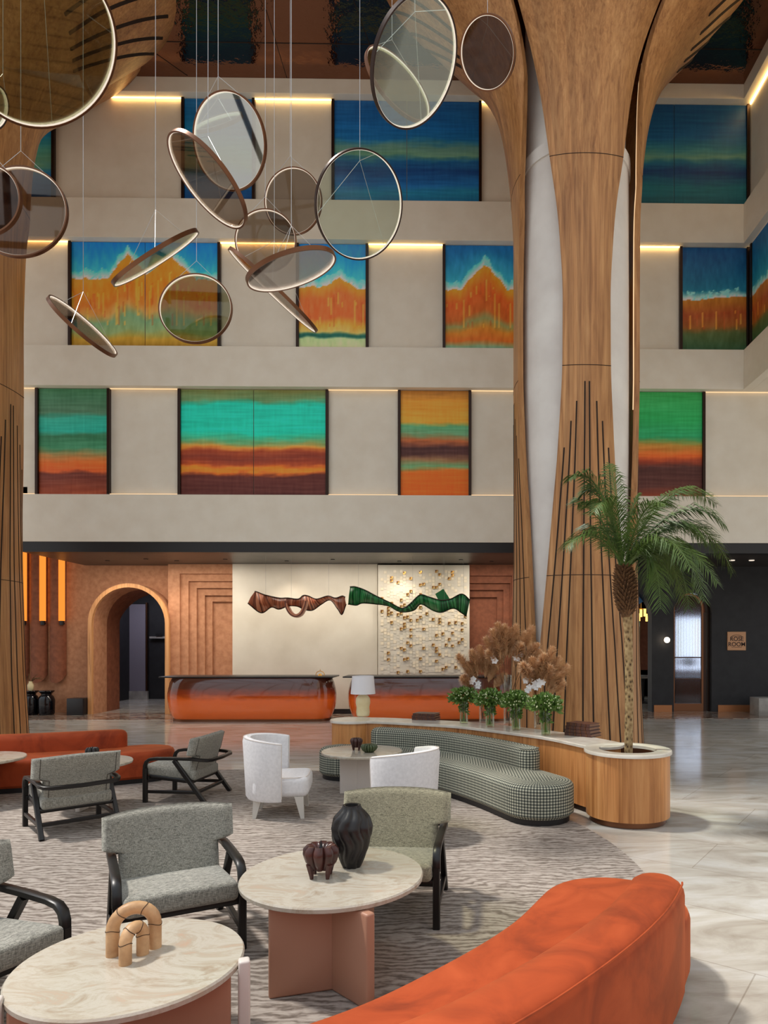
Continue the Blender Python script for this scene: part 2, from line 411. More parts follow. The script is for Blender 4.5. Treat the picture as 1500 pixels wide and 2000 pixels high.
def spline(pts, n=8):                     # catmull-rom
    pts = [Vector(p) for p in pts]; P = [2*pts[0]-pts[1]]+pts+[2*pts[-1]-pts[-2]]; out = []
    for i in range(1, len(P)-2):
        for k in range(n):
            t = k/n; a, b, c, d = P[i-1], P[i], P[i+1], P[i+2]
            out.append(.5*((2*b)+(c-a)*t+(2*a-5*b+4*c-d)*t*t+(3*b-a-3*c+d)*t**3))
    out.append(pts[-1]); return out
def stadium(path, w, ne=12, w0=None, w1=None):    # closed outline round a path; w = half width
    n = len(path); L = []; R = []
    for i, p in enumerate(path):
        t = (path[min(i+1, n-1)]-path[max(i-1, 0)]); t.z = 0; t.normalize(); nn = Vector((-t.y, t.x, 0))
        L.append(p+nn*w); R.append(p-nn*w)
    out = []
    t1 = (path[-1]-path[-2]).normalized(); a1 = math.atan2(t1.y, t1.x)
    t0 = (path[0]-path[1]).normalized(); a0 = math.atan2(t0.y, t0.x)
    out += R
    for k in range(1, ne): a = a1-PI/2+PI*k/ne; out.append(path[-1]+Vector((math.cos(a), math.sin(a), 0))*w)
    out += L[::-1]
    for k in range(1, ne): a = a0-PI/2+PI*k/ne; out.append(path[0]+Vector((math.cos(a), math.sin(a), 0))*w)
    return out
def stad_loft(mb, path, w, prof, mi=0, cap0=False, cap1=True, ne=12):   # prof: (inset, z)
    rings = []
    for ins, z in prof:
        rings.append([Vector((p.x, p.y, z)) for p in stadium(path, w-ins, ne)])
    mb.ring(rings, True, cap0, cap1, mi)

# ================================================================== SETTING
YF = 14.4; YR = 14.6; YB = 16.9
Z = {k: wz(k, YF) for k in (155, 184, 391, 468, 678, 756, 967, 1059, 1079)}
ZC = Z[155]; XR = wx(1453, YF); XL = -13.0
mb = MB(); mb.box(-16, 12, -4, 24, -.3, 0); struct('floor', mb, M['floor'])
mb = MB(); mb.box(-10.5, 10.5, at(700, 1411, z=0).y+.6, YB-.01, 0, .004); struct('trim_1', mb, M['inlay'])
# ceiling panels with seams
mb = MB(); mb.box(-16, 10, 9.2, YR+.3, ZC, ZC+.2)
struct('ceiling', mb, M['ceiling'])
mb = MB(); ys = at(600, 84, z=ZC).y
mb.box(-16, XR, ys, ys+.02, ZC-.004, ZC)
for (a, b) in (((690, 0), (745, 150)), ((255, 70), (366, 148)), ((520, 20), (560, 152))):
    p, q = at(*a, z=ZC-.003), at(*b, z=ZC-.003); mb.bar([p, q], .012, .006)
struct('trim_2', mb, M['groove'])
# back wall, recessed plane and the projecting bands
mb = MB(); mb.box(XL, 10.5, YR, YR+.3, Z[1059]-.05, ZC+.2); struct('wall_back', mb, M['plaster'])
k = 3
for a, b in ((155, 184), (391, 468), (678, 756), (967, 1059)):
    mb = MB(); mb.box(XL, XR if a != 967 else 10.5, YF, YR, Z[b], Z[a] if a != 155 else ZC); struct('trim_%d' % k, mb, M['plaster'], bevel=.006); k += 1
# upper right block
mb = MB(); mb.box(XR+.2, XR+4, -4, YR, Z[756], ZC+.2)
struct('wall_right', mb, M['plaster'])
for a, b in ((155, 184), (391, 468), (678, 756)):
    mb = MB(); mb.box(XR, XR+.2, 2, YR, Z[b], Z[a] if a != 155 else ZC); struct('trim_%d' % k, mb, M['plaster'], bevel=.006); k += 1
# dark beam and soffit under the band
mb = MB(); mb.box(wx(42, YF), 10.5, YF+.02, YF+.3, Z[1079], Z[1059]); struct('trim_%d' % k, mb, M['black']); k += 1
ZS = Z[1079]; XD = wx(1003, YB)
mb = MB(); mb.box(wx(42, YF), 10.5, YF+.3, YB+5, ZS, ZS+.2); struct('ceiling_lobby', mb, M['soffit'])
mb = MB(); mb.box(-16, wx(42, YF), YR, YB+5, ZS+1.2, ZS+1.4); struct('ceiling_side', mb, M['soffit'])
# led coves under the bands (lamps)
rows = {1: (184, 391), 2: (468, 678), 3: (756, 967)}
P1 = [(-40, 104), (362, 494), (654, 935), (1175, 1456)]
P2 = [(142, 427), (585, 715), (870, 1151), (1331, 1456)]
P3 = [(78, 212), (355, 637), (783, 915), (1089, 1370)]
def gaps(ps, lo=-250, hi=1461):
    out = []; c = lo
    for a, b in ps:
        if a > c: out.append((c, a))
        c = b
    if hi > c: out.append((c, hi))
    return out
def cove(name, x0, x1, y, z, mat, label, rot=False, group=None):
    mb = MB(); mb.box(x0, x1, y-.02, y, z-.017, z-.004); return mb.build(name, mat, label=label, cat='led strip', group=group)
for r, ps, word in ((1, P1, 'top'), (2, P2, 'middle'), (3, P3, 'bottom')):
    for gi, (a, b) in enumerate(gaps(ps, hi=1461 if r < 3 else 1600)):
        if b < 0: continue
        x0, x1 = wx(a+3, YR), wx(b-3, YR)
        names = ['behind the left wooden tree', 'between the first and second paintings from left', 'between the second and third paintings from left', 'between the third and fourth paintings from left', 'right of the last painting']
        if r == 3 and gi == 0: names[0] = 'at the far left end'
        if r < 3:
            cove('led_strip', x0, x1, YR-.03, Z[rows[r][0]], M['led'], 'warm cove light, %s row, %s' % (word, names[gi]))
        else:
            cove('led_strip', x0, x1, YR-.03, Z[756], M['led_soft'], 'faint cove light above the bottom row, %s' % names[gi])
            cove('led_strip', x0, x1, YR-.05, Z[967]+.045, M['led_soft'], 'thin sill light below the bottom row, %s' % names[gi])
mb = MB(); mb.box(XR+.17, XR+.2, 4, YR-.1, Z[184]-.04, Z[184]-.008)
mb.build('led_strip', M['led'], label='yellow cove light running along the top of the right side wall', cat='led strip')
mb = MB(); mb.box(XR+.18, XR+.2, 4, YR-.1, Z[468]-.03, Z[468]-.01)
mb.build('led_strip', M['led_soft'], label='thin cove light above the painting on the right side wall', cat='led strip')

# skylight beams over the open atrium in front of the copper ceiling
mb = MB()
for i in range(9): mb.box(-12+2.2*i, -11.9+2.2*i, -4, 9.2, ZC+.02, ZC+.3)
for j in range(7): mb.box(-13, XR+.2, -3.8+2.1*j, -3.7+2.1*j, ZC+.02, ZC+.25)
struct('trim_%d' % k, mb, M['bronze_dark']); k += 1

mb = MB()
for i in range(14): mb.box(-16+1.6*i, -15.9+1.6*i, -5.1, -4.95, 0, ZC+.2)
for j in range(8): mb.box(-16, XR+.2, -5.1, -4.95, 1.9*j, 1.9*j+.1)
struct('window_frame_front', mb, M['bronze_dark'])

# ------------------------------------------------------------------ paintings
def nz(x, y, s=1, o=3): return noise.fractal(Vector((x*s, y*s, s*.37)), 1.0, 2.0, o)
def lerp(a, b, t): return tuple(a[i]+(b[i]-a[i])*t for i in range(3))
def sample(stops, v):
    if v <= stops[0][0]: return stops[0][1]
    for (p, c), (q, d) in zip(stops, stops[1:]):
        if v <= q: return lerp(c, d, (v-p)/(q-p))
    return stops[-1][1]
def painter(stops, warp=.05, hf=.5, amp=18):
    def f(u, v, X):                       # v: 0 top .. 1 bottom
        vv = v+warp*nz(X*.9, v*7, 1.3)+.012*nz(X*4, v*40, 1)
        c = sample(stops, vv); k = amp*nz(X*1.2, v*60, 1.0)+amp*.5*nz(X*30, v*5, 1)
        return tuple(max(0, min(255, q+k)) for q in c)
    return f
blue = painter([(0, (8, 74, 124)), (.25, (6, 92, 150)), (.36, (12, 98, 148)), (.44, (84, 128, 116)), (.52, (96, 140, 112)), (.58, (12, 84, 128)), (.68, (4, 60, 112)), (.80, (14, 94, 150)), (.88, (20, 112, 142)), (1, (6, 92, 136))], .035, amp=12)
blue2 = painter([(0, (4, 62, 100)), (.3, (4, 78, 120)), (.42, (40, 108, 118)), (.5, (88, 132, 110)), (.56, (12, 86, 112)), (.66, (2, 50, 92)), (.80, (14, 96, 104)), (1, (8, 78, 90))], .035, amp=10)
bluew = painter([(0, (8, 84, 130)), (.35, (10, 110, 150)), (.5, (60, 128, 110)), (.62, (78, 124, 96)), (.75, (8, 92, 140)), (.9, (4, 70, 120)), (1, (6, 60, 110))], .05, amp=10)
def mount(peaks, sky, base, low, bottom=None, tree=.42, streak=1):
    def f(u, v, X):
        h = base
        for (c, wd, a) in peaks: h -= a*max(0, 1-abs(u-c)/wd)**.9
        h += .02*nz(X*5, 3, 1)
        foam = .075+.035*nz(X*6, 9, 1)
        k = 14*nz(X*14, v*9, 1)
        if v < h-foam: c = lerp(sky[0], sky[1], max(0, min(1, (v/(h))**1.3)))
        elif v < h: c = lerp(sky[1], (196, 214, 190), min(1, (v-h+foam)/foam*1.1)) if (nz(X*16, v*30, 1) > -.25) else (120, 200, 200)
        else:
            vv = v+.02*nz(X*2, v*9, 1)
            c = sample(low, (vv-h)/(1-h) if not bottom else vv)
            if h+.13 < v < .78 and streak:
                s = noise.noise(Vector((X*22+nz(X*3, v*3, 1)*.8, v*1.4, 4)))
                if s > .28: c = lerp(c, (238, 170, 60), .55)
                elif s < -.34: c = lerp(c, (170, 74, 24), .5)
        return tuple(max(0, min(255, q+k)) for q in c)
    return f
lowA = [(0, (206, 132, 34)), (.22, (226, 122, 26)), (.4, (206, 112, 34)), (.52, (186, 138, 66)), (.64, (112, 148, 104)), (.78, (130, 152, 96)), (.88, (178, 138, 40)), (1, (146, 104, 20))]
lowB = [(0, (206, 140, 40)), (.2, (206, 98, 40)), (.5, (202, 96, 40)), (.62, (206, 146, 50)), (.72, (196, 166, 84)), (.76, (22, 92, 74)), (.80, (12, 84, 70)), (.83, (170, 190, 130)), (1, (190, 196, 140))]
lowC = [(0, (206, 134, 26)), (.25, (196, 84, 22)), (.5, (176, 86, 24)), (.6, (130, 130, 74)), (.72, (186, 112, 24)), (.86, (188, 92, 20)), (.94, (124, 156, 116)), (1, (110, 156, 130))]
lowD = [(0, (170, 108, 24)), (.3, (146, 64, 20)), (.52, (138, 78, 24)), (.66, (74, 88, 44)), (1, (34, 74, 44))]
mA = mount([(.38, .13, .22), (.68, .17, .20), (.5, .3, .03)], ((6, 112, 186), (60, 184, 206)), .345, lowA)
mB = mount([(.6, .3, .09), (.2, .2, .03)], ((8, 116, 196), (70, 190, 206)), .42, lowB)
mC = mount([(.27, .16, .24), (.85, .3, .1)], ((4, 92, 148), (60, 178, 186)), .42, lowC)
mD = mount([(.8, .4, .05)], ((4, 66, 110), (20, 112, 130)), .50, lowD)
mE = mount([(.45, .2, .3)], ((4, 80, 124), (40, 140, 150)), .5, lowD)
rA = painter([(0, (58, 112, 76)), (.22, (66, 104, 74)), (.28, (36, 150, 124)), (.38, (20, 150, 126)), (.43, (44, 106, 70)), (.54, (52, 120, 80)), (.62, (160, 112, 56)), (.70, (206, 92, 26)), (.76, (196, 82, 26)), (.79, (96, 38, 24)), (.9, (118, 50, 28)), (1, (148, 62, 28))], .025, amp=14)
rB = painter([(0, (116, 116, 62)), (.09, (92, 124, 78)), (.14, (8, 178, 148)), (.4, (6, 184, 150)), (.48, (90, 150, 96)), (.54, (206, 130, 44)), (.58, (150, 60, 22)), (.64, (118, 42, 20)), (.70, (150, 56, 20)), (.74, (226, 118, 24)), (.77, (226, 112, 24)), (.81, (84, 30, 20)), (1, (80, 30, 22))], .03, amp=13)
rC = painter([(0, (150, 96, 36)), (.1, (196, 128, 34)), (.3, (206, 142, 40)), (.34, (80, 146, 98)), (.40, (94, 140, 96)), (.46, (166, 86, 40)), (.54, (66, 32, 28)), (.60, (70, 34, 28)), (.66, (140, 100, 60)), (.72, (96, 142, 92)), (.77, (220, 92, 12)), (1, (228, 88, 12))], .025, amp=12)
rD = painter([(0, (44, 140, 66)), (.25, (26, 148, 74)), (.42, (26, 140, 84)), (.5, (160, 116, 40)), (.6, (196, 84, 20)), (.66, (140, 52, 22)), (.72, (66, 28, 22)), (.9, (74, 32, 24)), (1, (130, 52, 24))], .02, amp=12)
def painting(a, b, y0, y1, fn, label, split=True, side=False, X0=None):
    z1, z0 = Z[y0]-.012, Z[y1]+.004
    if not side:
        x0, x1 = wx(a, YR), wx(b, YR); W = x1-x0; loc = Vector(((x0+x1)/2, YR-.035, z0))
    else:
        x0, x1 = 0, 3.6; W = 3.6; loc = Vector((XR+.165, YR-.20-1.8, z0))
    t = thing('painting', label, 'painting', loc)
    H = z1-z0; nx = int(W*34); ny = int(H*44)
    def panel(u0, u1):
        mb = MB(); cols = []; nn = max(4, int(nx*(u1-u0)))
        vs = []
        for j in range(ny+1):
            for i in range(nn+1):
                u = u0+(u1-u0)*i/nn; v = 1-j/ny; x = (u-.5)*W
                if side: vs.append((0, (.5-u)*W, j/ny*H))
                else: vs.append((x, 0, j/ny*H))
                c = fn(u, v, x+loc.x*1.7); l = s2l(tuple(q/255 for q in c)); cols.append((min(.95, l[0]*1.8), min(.95, l[1]*1.9), min(.95, l[2]*2.1), 1))
        fs = []
        for j in range(ny):
            for i in range(nn):
                q = j*(nn+1)+i; fs.append((q, q+1, q+nn+2, q+nn+1))
        mb.add(vs, fs)
        # canvas thickness
        nb = len(vs); d = Vector((.03, 0, 0)) if side else Vector((0, .03, 0))
        cs = [0, nn, (ny+1)*(nn+1)-1, ny*(nn+1)]
        bk = [Vector(vs[c])+d for c in cs]; mb.v += bk; cols += [cols[c] for c in cs]
        for i in range(4):
            j = (i+1) % 4; mb.f.append([cs[i], cs[j], nb+j, nb+i]); mb.mi.append(0); mb.sm.append(False)
        mb.build('canvas', M['canvas'], t, cols=cols)
    dbl = W > 2
    if dbl: panel(0, .498); panel(.502, 1)
    else: panel(0, 1)
    for sgn in (-1, 1):
        mb = MB()
        if side: mb.box(-.03, .03, sgn*W/2-.03, sgn*W/2+.03, 0, H)
        else: mb.box(sgn*(W/2+.03)-.03, sgn*(W/2+.03)+.03, -.05, .03, 0, H)
        mb.build('frame_strip', M['bronze_dark'], t, bevel=.004)
    return t
painting(-40, 104, 184, 391, bluew, 'blue and green seascape painting half hidden behind the left wooden tree')
painting(362, 494, 184, 391, bluew, 'narrow blue and green painting in the top row behind the tilted hoops')
painting(654, 935, 184, 391, blue, 'wide blue painting with a pale green horizon, top row left of the central tree')
painting(1175, 1456, 184, 391, blue2, 'wide dark blue painting in the top row, right of the central tree')
painting(142, 427, 468, 678, mA, 'wide painting of orange twin mountain peaks under a blue sky')
painting(585, 715, 468, 678, mB, 'narrow painting of an orange shore with a thin dark green line, middle row')
painting(870, 1151, 468, 678, mC, 'painting of one orange mountain peak, middle row, passing behind the central tree')
painting(1331, 1456, 468, 678, mD, 'narrow dark orange and blue painting beside the right corner')
painting(0, 0, 468, 678, mE, 'orange and blue painting on the right side wall', side=True)
painting(78, 212, 756, 967, rA, 'narrow green to rust painting, leftmost of the bottom row')
painting(355, 637, 756, 967, rB, 'wide turquoise and dark brown painting in the bottom row')
painting(783, 915, 756, 967, rC, 'narrow ochre painting with bright orange lower part, bottom row')
painting(1089, 1370, 756, 967, rD, 'green over orange and dark red painting, bottom row right of the central tree')

# ------------------------------------------------------------------ ground level back wall
def arch_wall(mb, x0, x1, z1, arches, y0, y1, mi=0, n=16, jamb=True):
    xs = x0
    for (a, b, zt) in arches:
        r = (b-a)/2; c = (a+b)/2; zs = zt-r
        mb.box(xs, a, y0, y1, 0, z1, mi)
        pts = [(c-r*math.cos(PI*i/n), zs+r*math.sin(PI*i/n)) for i in range(n+1)]
        for yy in (y0, y1):
            for i in range(n):
                (p, q), (r_, s_) = pts[i], pts[i+1]
                mb.quad((p, yy, q), (r_, yy, s_), (r_, yy, z1), (p, yy, z1), mi)
        for i in range(n):
            (p, q), (r_, s_) = pts[i], pts[i+1]
            mb.quad((p, y0, q), (p, y1, q), (r_, y1, s_), (r_, y0, s_), mi)
        mb.quad((a, y0, z1), (b, y0, z1), (b, y1, z1), (a, y1, z1), mi)
        xs = b
    mb.box(xs, x1, y0, y1, 0, z1, mi)
ax0, ax1 = wx(179, YB-.42), wx(322, YB-.42); azt = wz(1147, YB-.42, 250)
mb = MB(); arch_wall(mb, -16, wx(333, YB), ZS+1.2, [(ax0, ax1, azt)], YB, YB+.3); struct('wall_lobby_left', mb, M['terracotta'])
# arch portal standing out of the wall
def arch_ring(mb, a, b, zt, t, y0, y1, n=24, mi=0):
    r = (b-a)/2; c = (a+b)/2; zs = zt-r
    inn = [(a, 0)]+[(c-r*math.cos(PI*i/n), zs+r*math.sin(PI*i/n)) for i in range(n+1)]+[(b, 0)]
    R = r+t
    out = [(a-t, 0)]+[(c-R*math.cos(PI*i/n), zs+R*math.sin(PI*i/n)) for i in range(n+1)]+[(b+t, 0)]
    L = [[Vector((p[0], y0, p[1])), Vector((q[0], y0, q[1])), Vector((q[0], y1, q[1])), Vector((p[0], y1, p[1]))] for p, q in zip(inn, out)]
    mb.ring(L, True, True, True, mi, True)
mb = MB(); arch_ring(mb, ax0, ax1, azt, .095, YB-.42, YB-.34); struct('door_1', mb, M['wood_arch'], auto=True)
mb = MB(); arch_ring(mb, ax0+.004, ax1-.004, azt-.004, .094, YB-.34, YB+.0); struct('trim_%d' % k, mb, M['terracotta']); k += 1
mb = MB(); arch_ring(mb, ax0-.02, ax1+.02, azt+.02, .08, YB+.3, YB+1.0); struct('trim_%d' % k, mb, M['brownpanel']); k += 1
mb = MB(); arch_ring(mb, wx(226, YB+1.5), ax1+.35, wz(1158, YB+1.5, 270), .3, YB+1.0, YB+1.5); struct('trim_%d' % k, mb, M['brownpanel']); k += 1
# corridor beyond
mb = MB(); mb.box(ax0-1.2, ax1+1.4, YB+4.2, YB+4.4, 0, 3.6)
mb.box(ax0-1.4, ax0-1.2, YB+.3, YB+4.4, 0, 3.6); mb.box(ax1+1.4, ax1+1.6, YB+.3, YB+4.4, 0, 3.6); struct('wall_corridor', mb, M['darkwall'])
Yc = YB+4.1
t = thing('elevator_door', 'grey lift door glimpsed in the dark corridor through the arch', 'door', (wx(268, Yc), Yc, 0))
hw_ = .22*1.1
mb = MB(); mb.box(-.26, .26, -.03, .03, .25, 2.9); mb.build('door_panel', plain('grey_lilac_metal', rgb(150, 144, 158), .35, .3), t)
for s in (-1, 1):
    mb = MB(); mb.box(s*.3-.02, s*.3+.02, -.05, .03, 0, 2.95); mb.build('frame_strip', M['bronze'], t)
mb = MB(); mb.box(-.34, .34, -.06, .03, 0, .25); mb.build('threshold', M['marblebox'], t)
for px, nm, lb in ((236, 'framed_picture', 'small framed picture in the corridor left of the lift door'), (312, 'console_table', 'pale shelf with dark objects in the corridor right of the lift door')):
    x = wx(px, Yc); t = thing(nm, lb, 'picture' if 'pic' in nm else 'shelf', (x, Yc, wz(1233, Yc) if px == 236 else wz(1245, Yc)))
    mb = MB(); mb.box(-.14 if px == 236 else -.3, .14 if px == 236 else .3, -.04, .04, -.18 if px == 236 else -.03, .3 if px == 236 else .03); mb.build('panel', M['marblebox'], t)
    mb = MB(); mb.box(-.1, .1, -.06, -.04, -.05 if px == 236 else .03, .2 if px == 236 else .12); mb.build('inset', M['black'], t)
# stepped panels, left (terracotta) and right (brown)
def stepped(xs, tops, xend, mat, name, base=YB-.3, step=.07):
    mb = MB(); X = [wx(v, base) for v in xs]; T = [wz(v, base) for v in tops]; XE = wx(xend, base)
    sg = 1 if XE > X[0] else -1; d = [base+step*i for i in range(len(X)+1)]; T0 = ZS; X0 = X[0]-sg*.28
    XX = [X0]+X; TT = [T0]+T
    for i in range(len(XX)):
        y = d[i]; a = XX[i]
        if i+1 < len(XX):
            b = XX[i+1]
            mb.quad((a, y, 0), (b, y, 0), (b, y, TT[i]), (a, y, TT[i])); mb.quad((b, y, TT[i+1]), (XE, y, TT[i+1]), (XE, y, TT[i]), (b, y, TT[i]))
            mb.quad((b, y, 0), (b, d[i+1], 0), (b, d[i+1], TT[i+1]), (b, y, TT[i+1])); mb.quad((b, y, TT[i+1]), (XE, y, TT[i+1]), (XE, d[i+1], TT[i+1]), (b, d[i+1], TT[i+1]))
        else:
            mb.quad((a, y, 0), (XE, y, 0), (XE, y, TT[i]), (a, y, TT[i]))
    mb.quad((X0, base, 0), (X0, YB, 0), (X0, YB, ZS), (X0, base, ZS))
    struct(name, mb, mat)
stepped([351, 366, 380, 394, 407], [1121, 1135, 1148, 1162, 1174], 455, M['terracotta'], 'wall_step_left')
stepped([1000, 997, 984, 972], [1124, 1138, 1151, 1165], 915, M['brownpanel'], 'wall_step_right')
mb = MB(); mb.box(wx(333, YB), wx(1200, YB), YB+.15, YB+.3, 0, ZS); struct('wall_lobby_middle', mb, M['whitepanel'])
YP = YB-.35
mb = MB(); mb.box(wx(454, YP), wx(737, YP), YP, YB+.15, 0, ZS); struct('wall_panel_ivory', mb, M['whitepanel'])
mb = MB(); mb.box(wx(600, YP), wx(737, YP), YP-.02, YP, 0, .12); struct('baseboard_lobby', mb, M['black'])
# mosaic wall panel
t = thing('mosaic_panel', 'ivory mosaic wall panel scattered with small gold tiles behind the desks', 'wall art', (wx(827, YP-.15), YP-.1, 0))
x0, x1 = wx(738, YP-.15)-t.location.x, wx(917, YP-.15)-t.location.x
mb = MB(); mb.box(x0, x1, -.03, .2, .9, ZS-.03); mb.build('backing_board', M['whitepanel'], t)
mb = MB(); n = 27; cw = (x1-x0-.12)/n
zt_ = wz(1112, YP-.15); nr = int((zt_-.95)/cw)
rnd = random.Random(3)
for i in range(n):
    off = rnd.choice((0, .5, .25))*cw
    for j in range(nr):
        q = rnd.random(); cx_ = x0+.06+(i+.5)*cw; cz = .97+(j+.5)*cw+off
        if cz+cw/2 > zt_: continue
        s = cw*.42
        if q < .13 and (i+j) % 2 == 0 or q < .05:
            mb.box(cx_-s, cx_+s, -.06, -.03, cz-s, cz+s, 2); mb.box(cx_-s*.9, cx_-s*.05, -.066, -.06, cz-s*.1, cz+s*.9, 3); mb.box(cx_+s*.1, cx_+s*.9, -.066, -.06, cz-s*.9, cz-s*.1, 4)
        elif q < .42: mb.box(cx_-s, cx_+s, -.04, -.03, cz-s, cz+s, 1)
        elif q < .8: mb.box(cx_-s, cx_+s, -.036, -.03, cz-s, cz+s, 0)
mb.build('tile_field', [M['whitepanel'], plain('pearl_tile', rgb(244, 232, 206), .25), M['gold'], plain('umber_tile', rgb(96, 54, 30), .3), M['cream']], t)
# capsule flutes on the far left wall with amber tubes
for i, (a, b) in enumerate(((22, 56), (60, 92), (97, 129))):
    X0, X1 = wx(a, YB-.05), wx(b, YB-.05); r = (X1-X0)/2; c = (X0+X1)/2; zb = wz(1333, YB, 100)
    pos = ('leftmost', 'middle', 'rightmost')[i]
    t = thing('wall_flute', '%s of the three fluted capsules with an amber light tube on the left lobby wall' % pos, 'wall light', (c, YB-.02, 0))
    mb = MB(); rr = []
    zt2 = ZS+1.15
    for kx in range(13):
        u = -1+kx/6; xx = u*r*.98; dy = -.16*math.sqrt(max(0, 1-u*u)); zbot = zb+r-r*math.sqrt(max(0, 1-u*u))
        rr.append([Vector((xx, dy, zbot+.0)), Vector((xx, dy, zbot+.2)), Vector((xx, dy, zt2))])
    mb.ring(rr, False, mi=0); mb.build('flute', M['brownpanel'], t)
    mb = MB(); z0 = wz(1213, YB, 100); mb.tube([(.15, -.13, z0), (.15, -.13, zt2-.2)], .07, 16); mb.build('light_tube', M['tube_light'], t)
    mb = MB(); mb.tube([(.15, -.13, z0-.10), (.15, -.13, z0)], .05, 12); mb.box(.12, .18, -.10, -.02, z0-.08, z0-.04); mb.build('bracket', M['black'], t)
# dark right-hand lobby wall with two arches
d0, d1, dzt = wx(1316, YB), wx(1390, YB), wz(1157, YB, 1350)
e0, e1, ezt = wx(1160, YB), wx(1273, YB), wz(1147, YB, 1240)
mb = MB(); arch_wall(mb, wx(1150, YB), 10.5, ZS, [(e0, e1, ezt), (d0, d1, dzt)], YB, YB+.35); struct('wall_lobby_right', mb, M['darkwall'])
for i, (a, b) in enumerate(((1277, 1312), (1402, 1475))):
    mb = MB(); mb.box(wx(a, YB), wx(b, YB), YB-.02, YB, 0, .17); struct('baseboard_%d' % (i+1), mb, M['copper_base'])
mb = MB(); rr_ = (e1-e0)/2; cc_ = (e0+e1)/2; mb.ring([[Vector((cc_-q_*math.cos(a_), YB+yy_, ezt-rr_+q_*math.sin(a_))) for q_, yy_ in ((rr_, .36), (rr_-.22, .36), (rr_-.22, .5), (rr_, .5))] for a_ in [PI*(.2+.62*i/20) for i in range(21)]], True, True, True); struct('trim_%d' % k, mb, plain('blue_arch_lining', rgb(70, 130, 190), .5)); k += 1
# glazed door
t = thing('glazed_door', 'arched bronze framed door with reeded glass beside the round wall lamp', 'door', ((d0+d1)/2, YB+.12, 0))
hwd = (d1-d0)/2
mb = MB(); arch_ring(mb, -hwd+.05, hwd-.22, dzt-.06, .045, -.03, .03); mb.box(-hwd+.05, hwd-.22, -.03, .03, 0, .2)
mb.build('door_frame', M['bronze'], t)
mb = MB(); arch_ring(mb, hwd-.20-2*(hwd-.14), hwd-.06, dzt-.01, .07, .02, .18); mb.build('outer_frame', M['bronze_dark'], t)
mb = MB(); mb.box(hwd-.215, hwd-.10, .0, .03, 0, dzt-.5); mb.build('side_panel', M['bronze_dark'], t)
mb = MB(); r = (2*hwd-.27)/2; c = (-hwd+.05+hwd-.22)/2
poly = [(c-r, .2), (c+r, .2)]+[(c+r*math.cos(PI*i/16), dzt-.06-r+r*math.sin(PI*i/16)) for i in range(17)]
vs = [(x, 0, z) for x, z in poly]+[(x, .012, z) for x, z in poly]; nn = len(poly)
mb.add(vs, [list(range(nn)), list(range(nn, 2*nn))[::-1]]+[[i, (i+1) % nn, nn+(i+1) % nn, nn+i] for i in range(nn)]); mb.build('glass_pane', M['reeded'], t)
for py in (1284, 1326):
    mb = MB(); z = wz(py, YB+.1, 1350); mb.tube([(c-r, -.05, z), (c+r, -.05, z)], .014 if py == 1284 else .01, 8); mb.build('push_bar', M['bronze'], t)
# room beyond
YW = YB+5.0
mb = MB(); mb.box(wx(1100, YW), wx(1225, YW), YW, YW+.2, 0, ZS); mb.box(wx(1250, YW), wx(1322, YW), YW, YW+.2, 0, ZS); mb.box(wx(1385, YW), 12, YW, YW+.2, 0, ZS)
mb.box(wx(1100, YW), 12, YW, YW+.2, wz(1205, YW), ZS); mb.box(wx(1100, YW), 12, YW, YW+.2, 0, .85); struct('wall_restaurant', mb, M['brownpanel'])
mb = MB(); x0, x1 = wx(1322, YW), wx(1385, YW); mb.box(x0, x1, YW+.05, YW+.08, .85, wz(1205, YW)); struct('window_1', mb, emit('bright_window_shade', (.72, .80, .95, 1), 2.0))
n_ = NT('foliage_outside'); e = n_.n('ShaderNodeEmission'); n_.l(n_.ramp(n_.noise(n_.coord(), 9, 6), [(.35, rgb(24, 70, 50)), (.5, rgb(90, 150, 110)), (.62, rgb(226, 240, 240))]), e.inputs[0]); e.inputs[1].default_value = 1.4; n_.l(e.outputs[0], n_.out.inputs[0])
mb = MB(); x0, x1 = wx(1225, YW), wx(1250, YW); mb.box(x0, x1, YW+.05, YW+.08, .85, wz(1205, YW)); struct('window_2', mb, n_.m)
mb = MB(); mb.box(wx(1240, YW), wx(1246, YW), YW-.05, YW, .5, ZS); struct('trim_%d' % k, mb, M['bronze_dark']); k += 1
# table, lamps seen through door and arch
Yt = YB+2.6
t = thing('dining_table', 'dark table seen through the reeded glass door', 'table', (wx(1353, Yt), Yt, 0))
mb = MB(); mb.box(-.9, .9, -.4, .4, .70, .75); mb.build('tabletop', M['bronze_dark'], t)
for s in (-1, 1):
    mb = MB(); mb.box(s*.75-.04, s*.75+.04, -.3, .3, 0, .7); mb.build('leg', M['black'], t)
t = thing('table_lamp', 'green globe table lamp behind the reeded glass door', 'lamp', (wx(1345, Yt), Yt, .75))
mb = MB(); mb.tube([(0, 0, 0), (0, 0, .3)], .02, 8); mb.lathe([(.09, 0), (.03, .03)], 12); mb.build('lamp_base', M['black'], t)
mb = MB(); mb.lathe([(.01, .28), (.14, .33), (.19, .42), (.16, .52), (.02, .58)], 16); mb.build('lamp_shade', plain('green_glass', rgb(96, 116, 80), .4), t)
t = thing('cafe_table', 'pale marble table in the dark room behind the palm trunk', 'table', (wx(1255, Yt), Yt, 0))
mb = MB(); mb.lathe([(.5, .72), (.52, .74), (.52, .77), (.5, .78)], 24); mb.build('tabletop', M['marblebox'], t)
mb = MB(); mb.lathe([(.3, 0), (.3, .03), (.05, .06), (.05, .72)], 16); mb.build('pedestal', M['black'], t)
t = thing('chandelier', 'amber glass chandelier hanging inside the arch behind the palm', 'chandelier', (wx(1252, YB+1.2), YB+1.2, wz(1200, YB+1.2, 1252)))
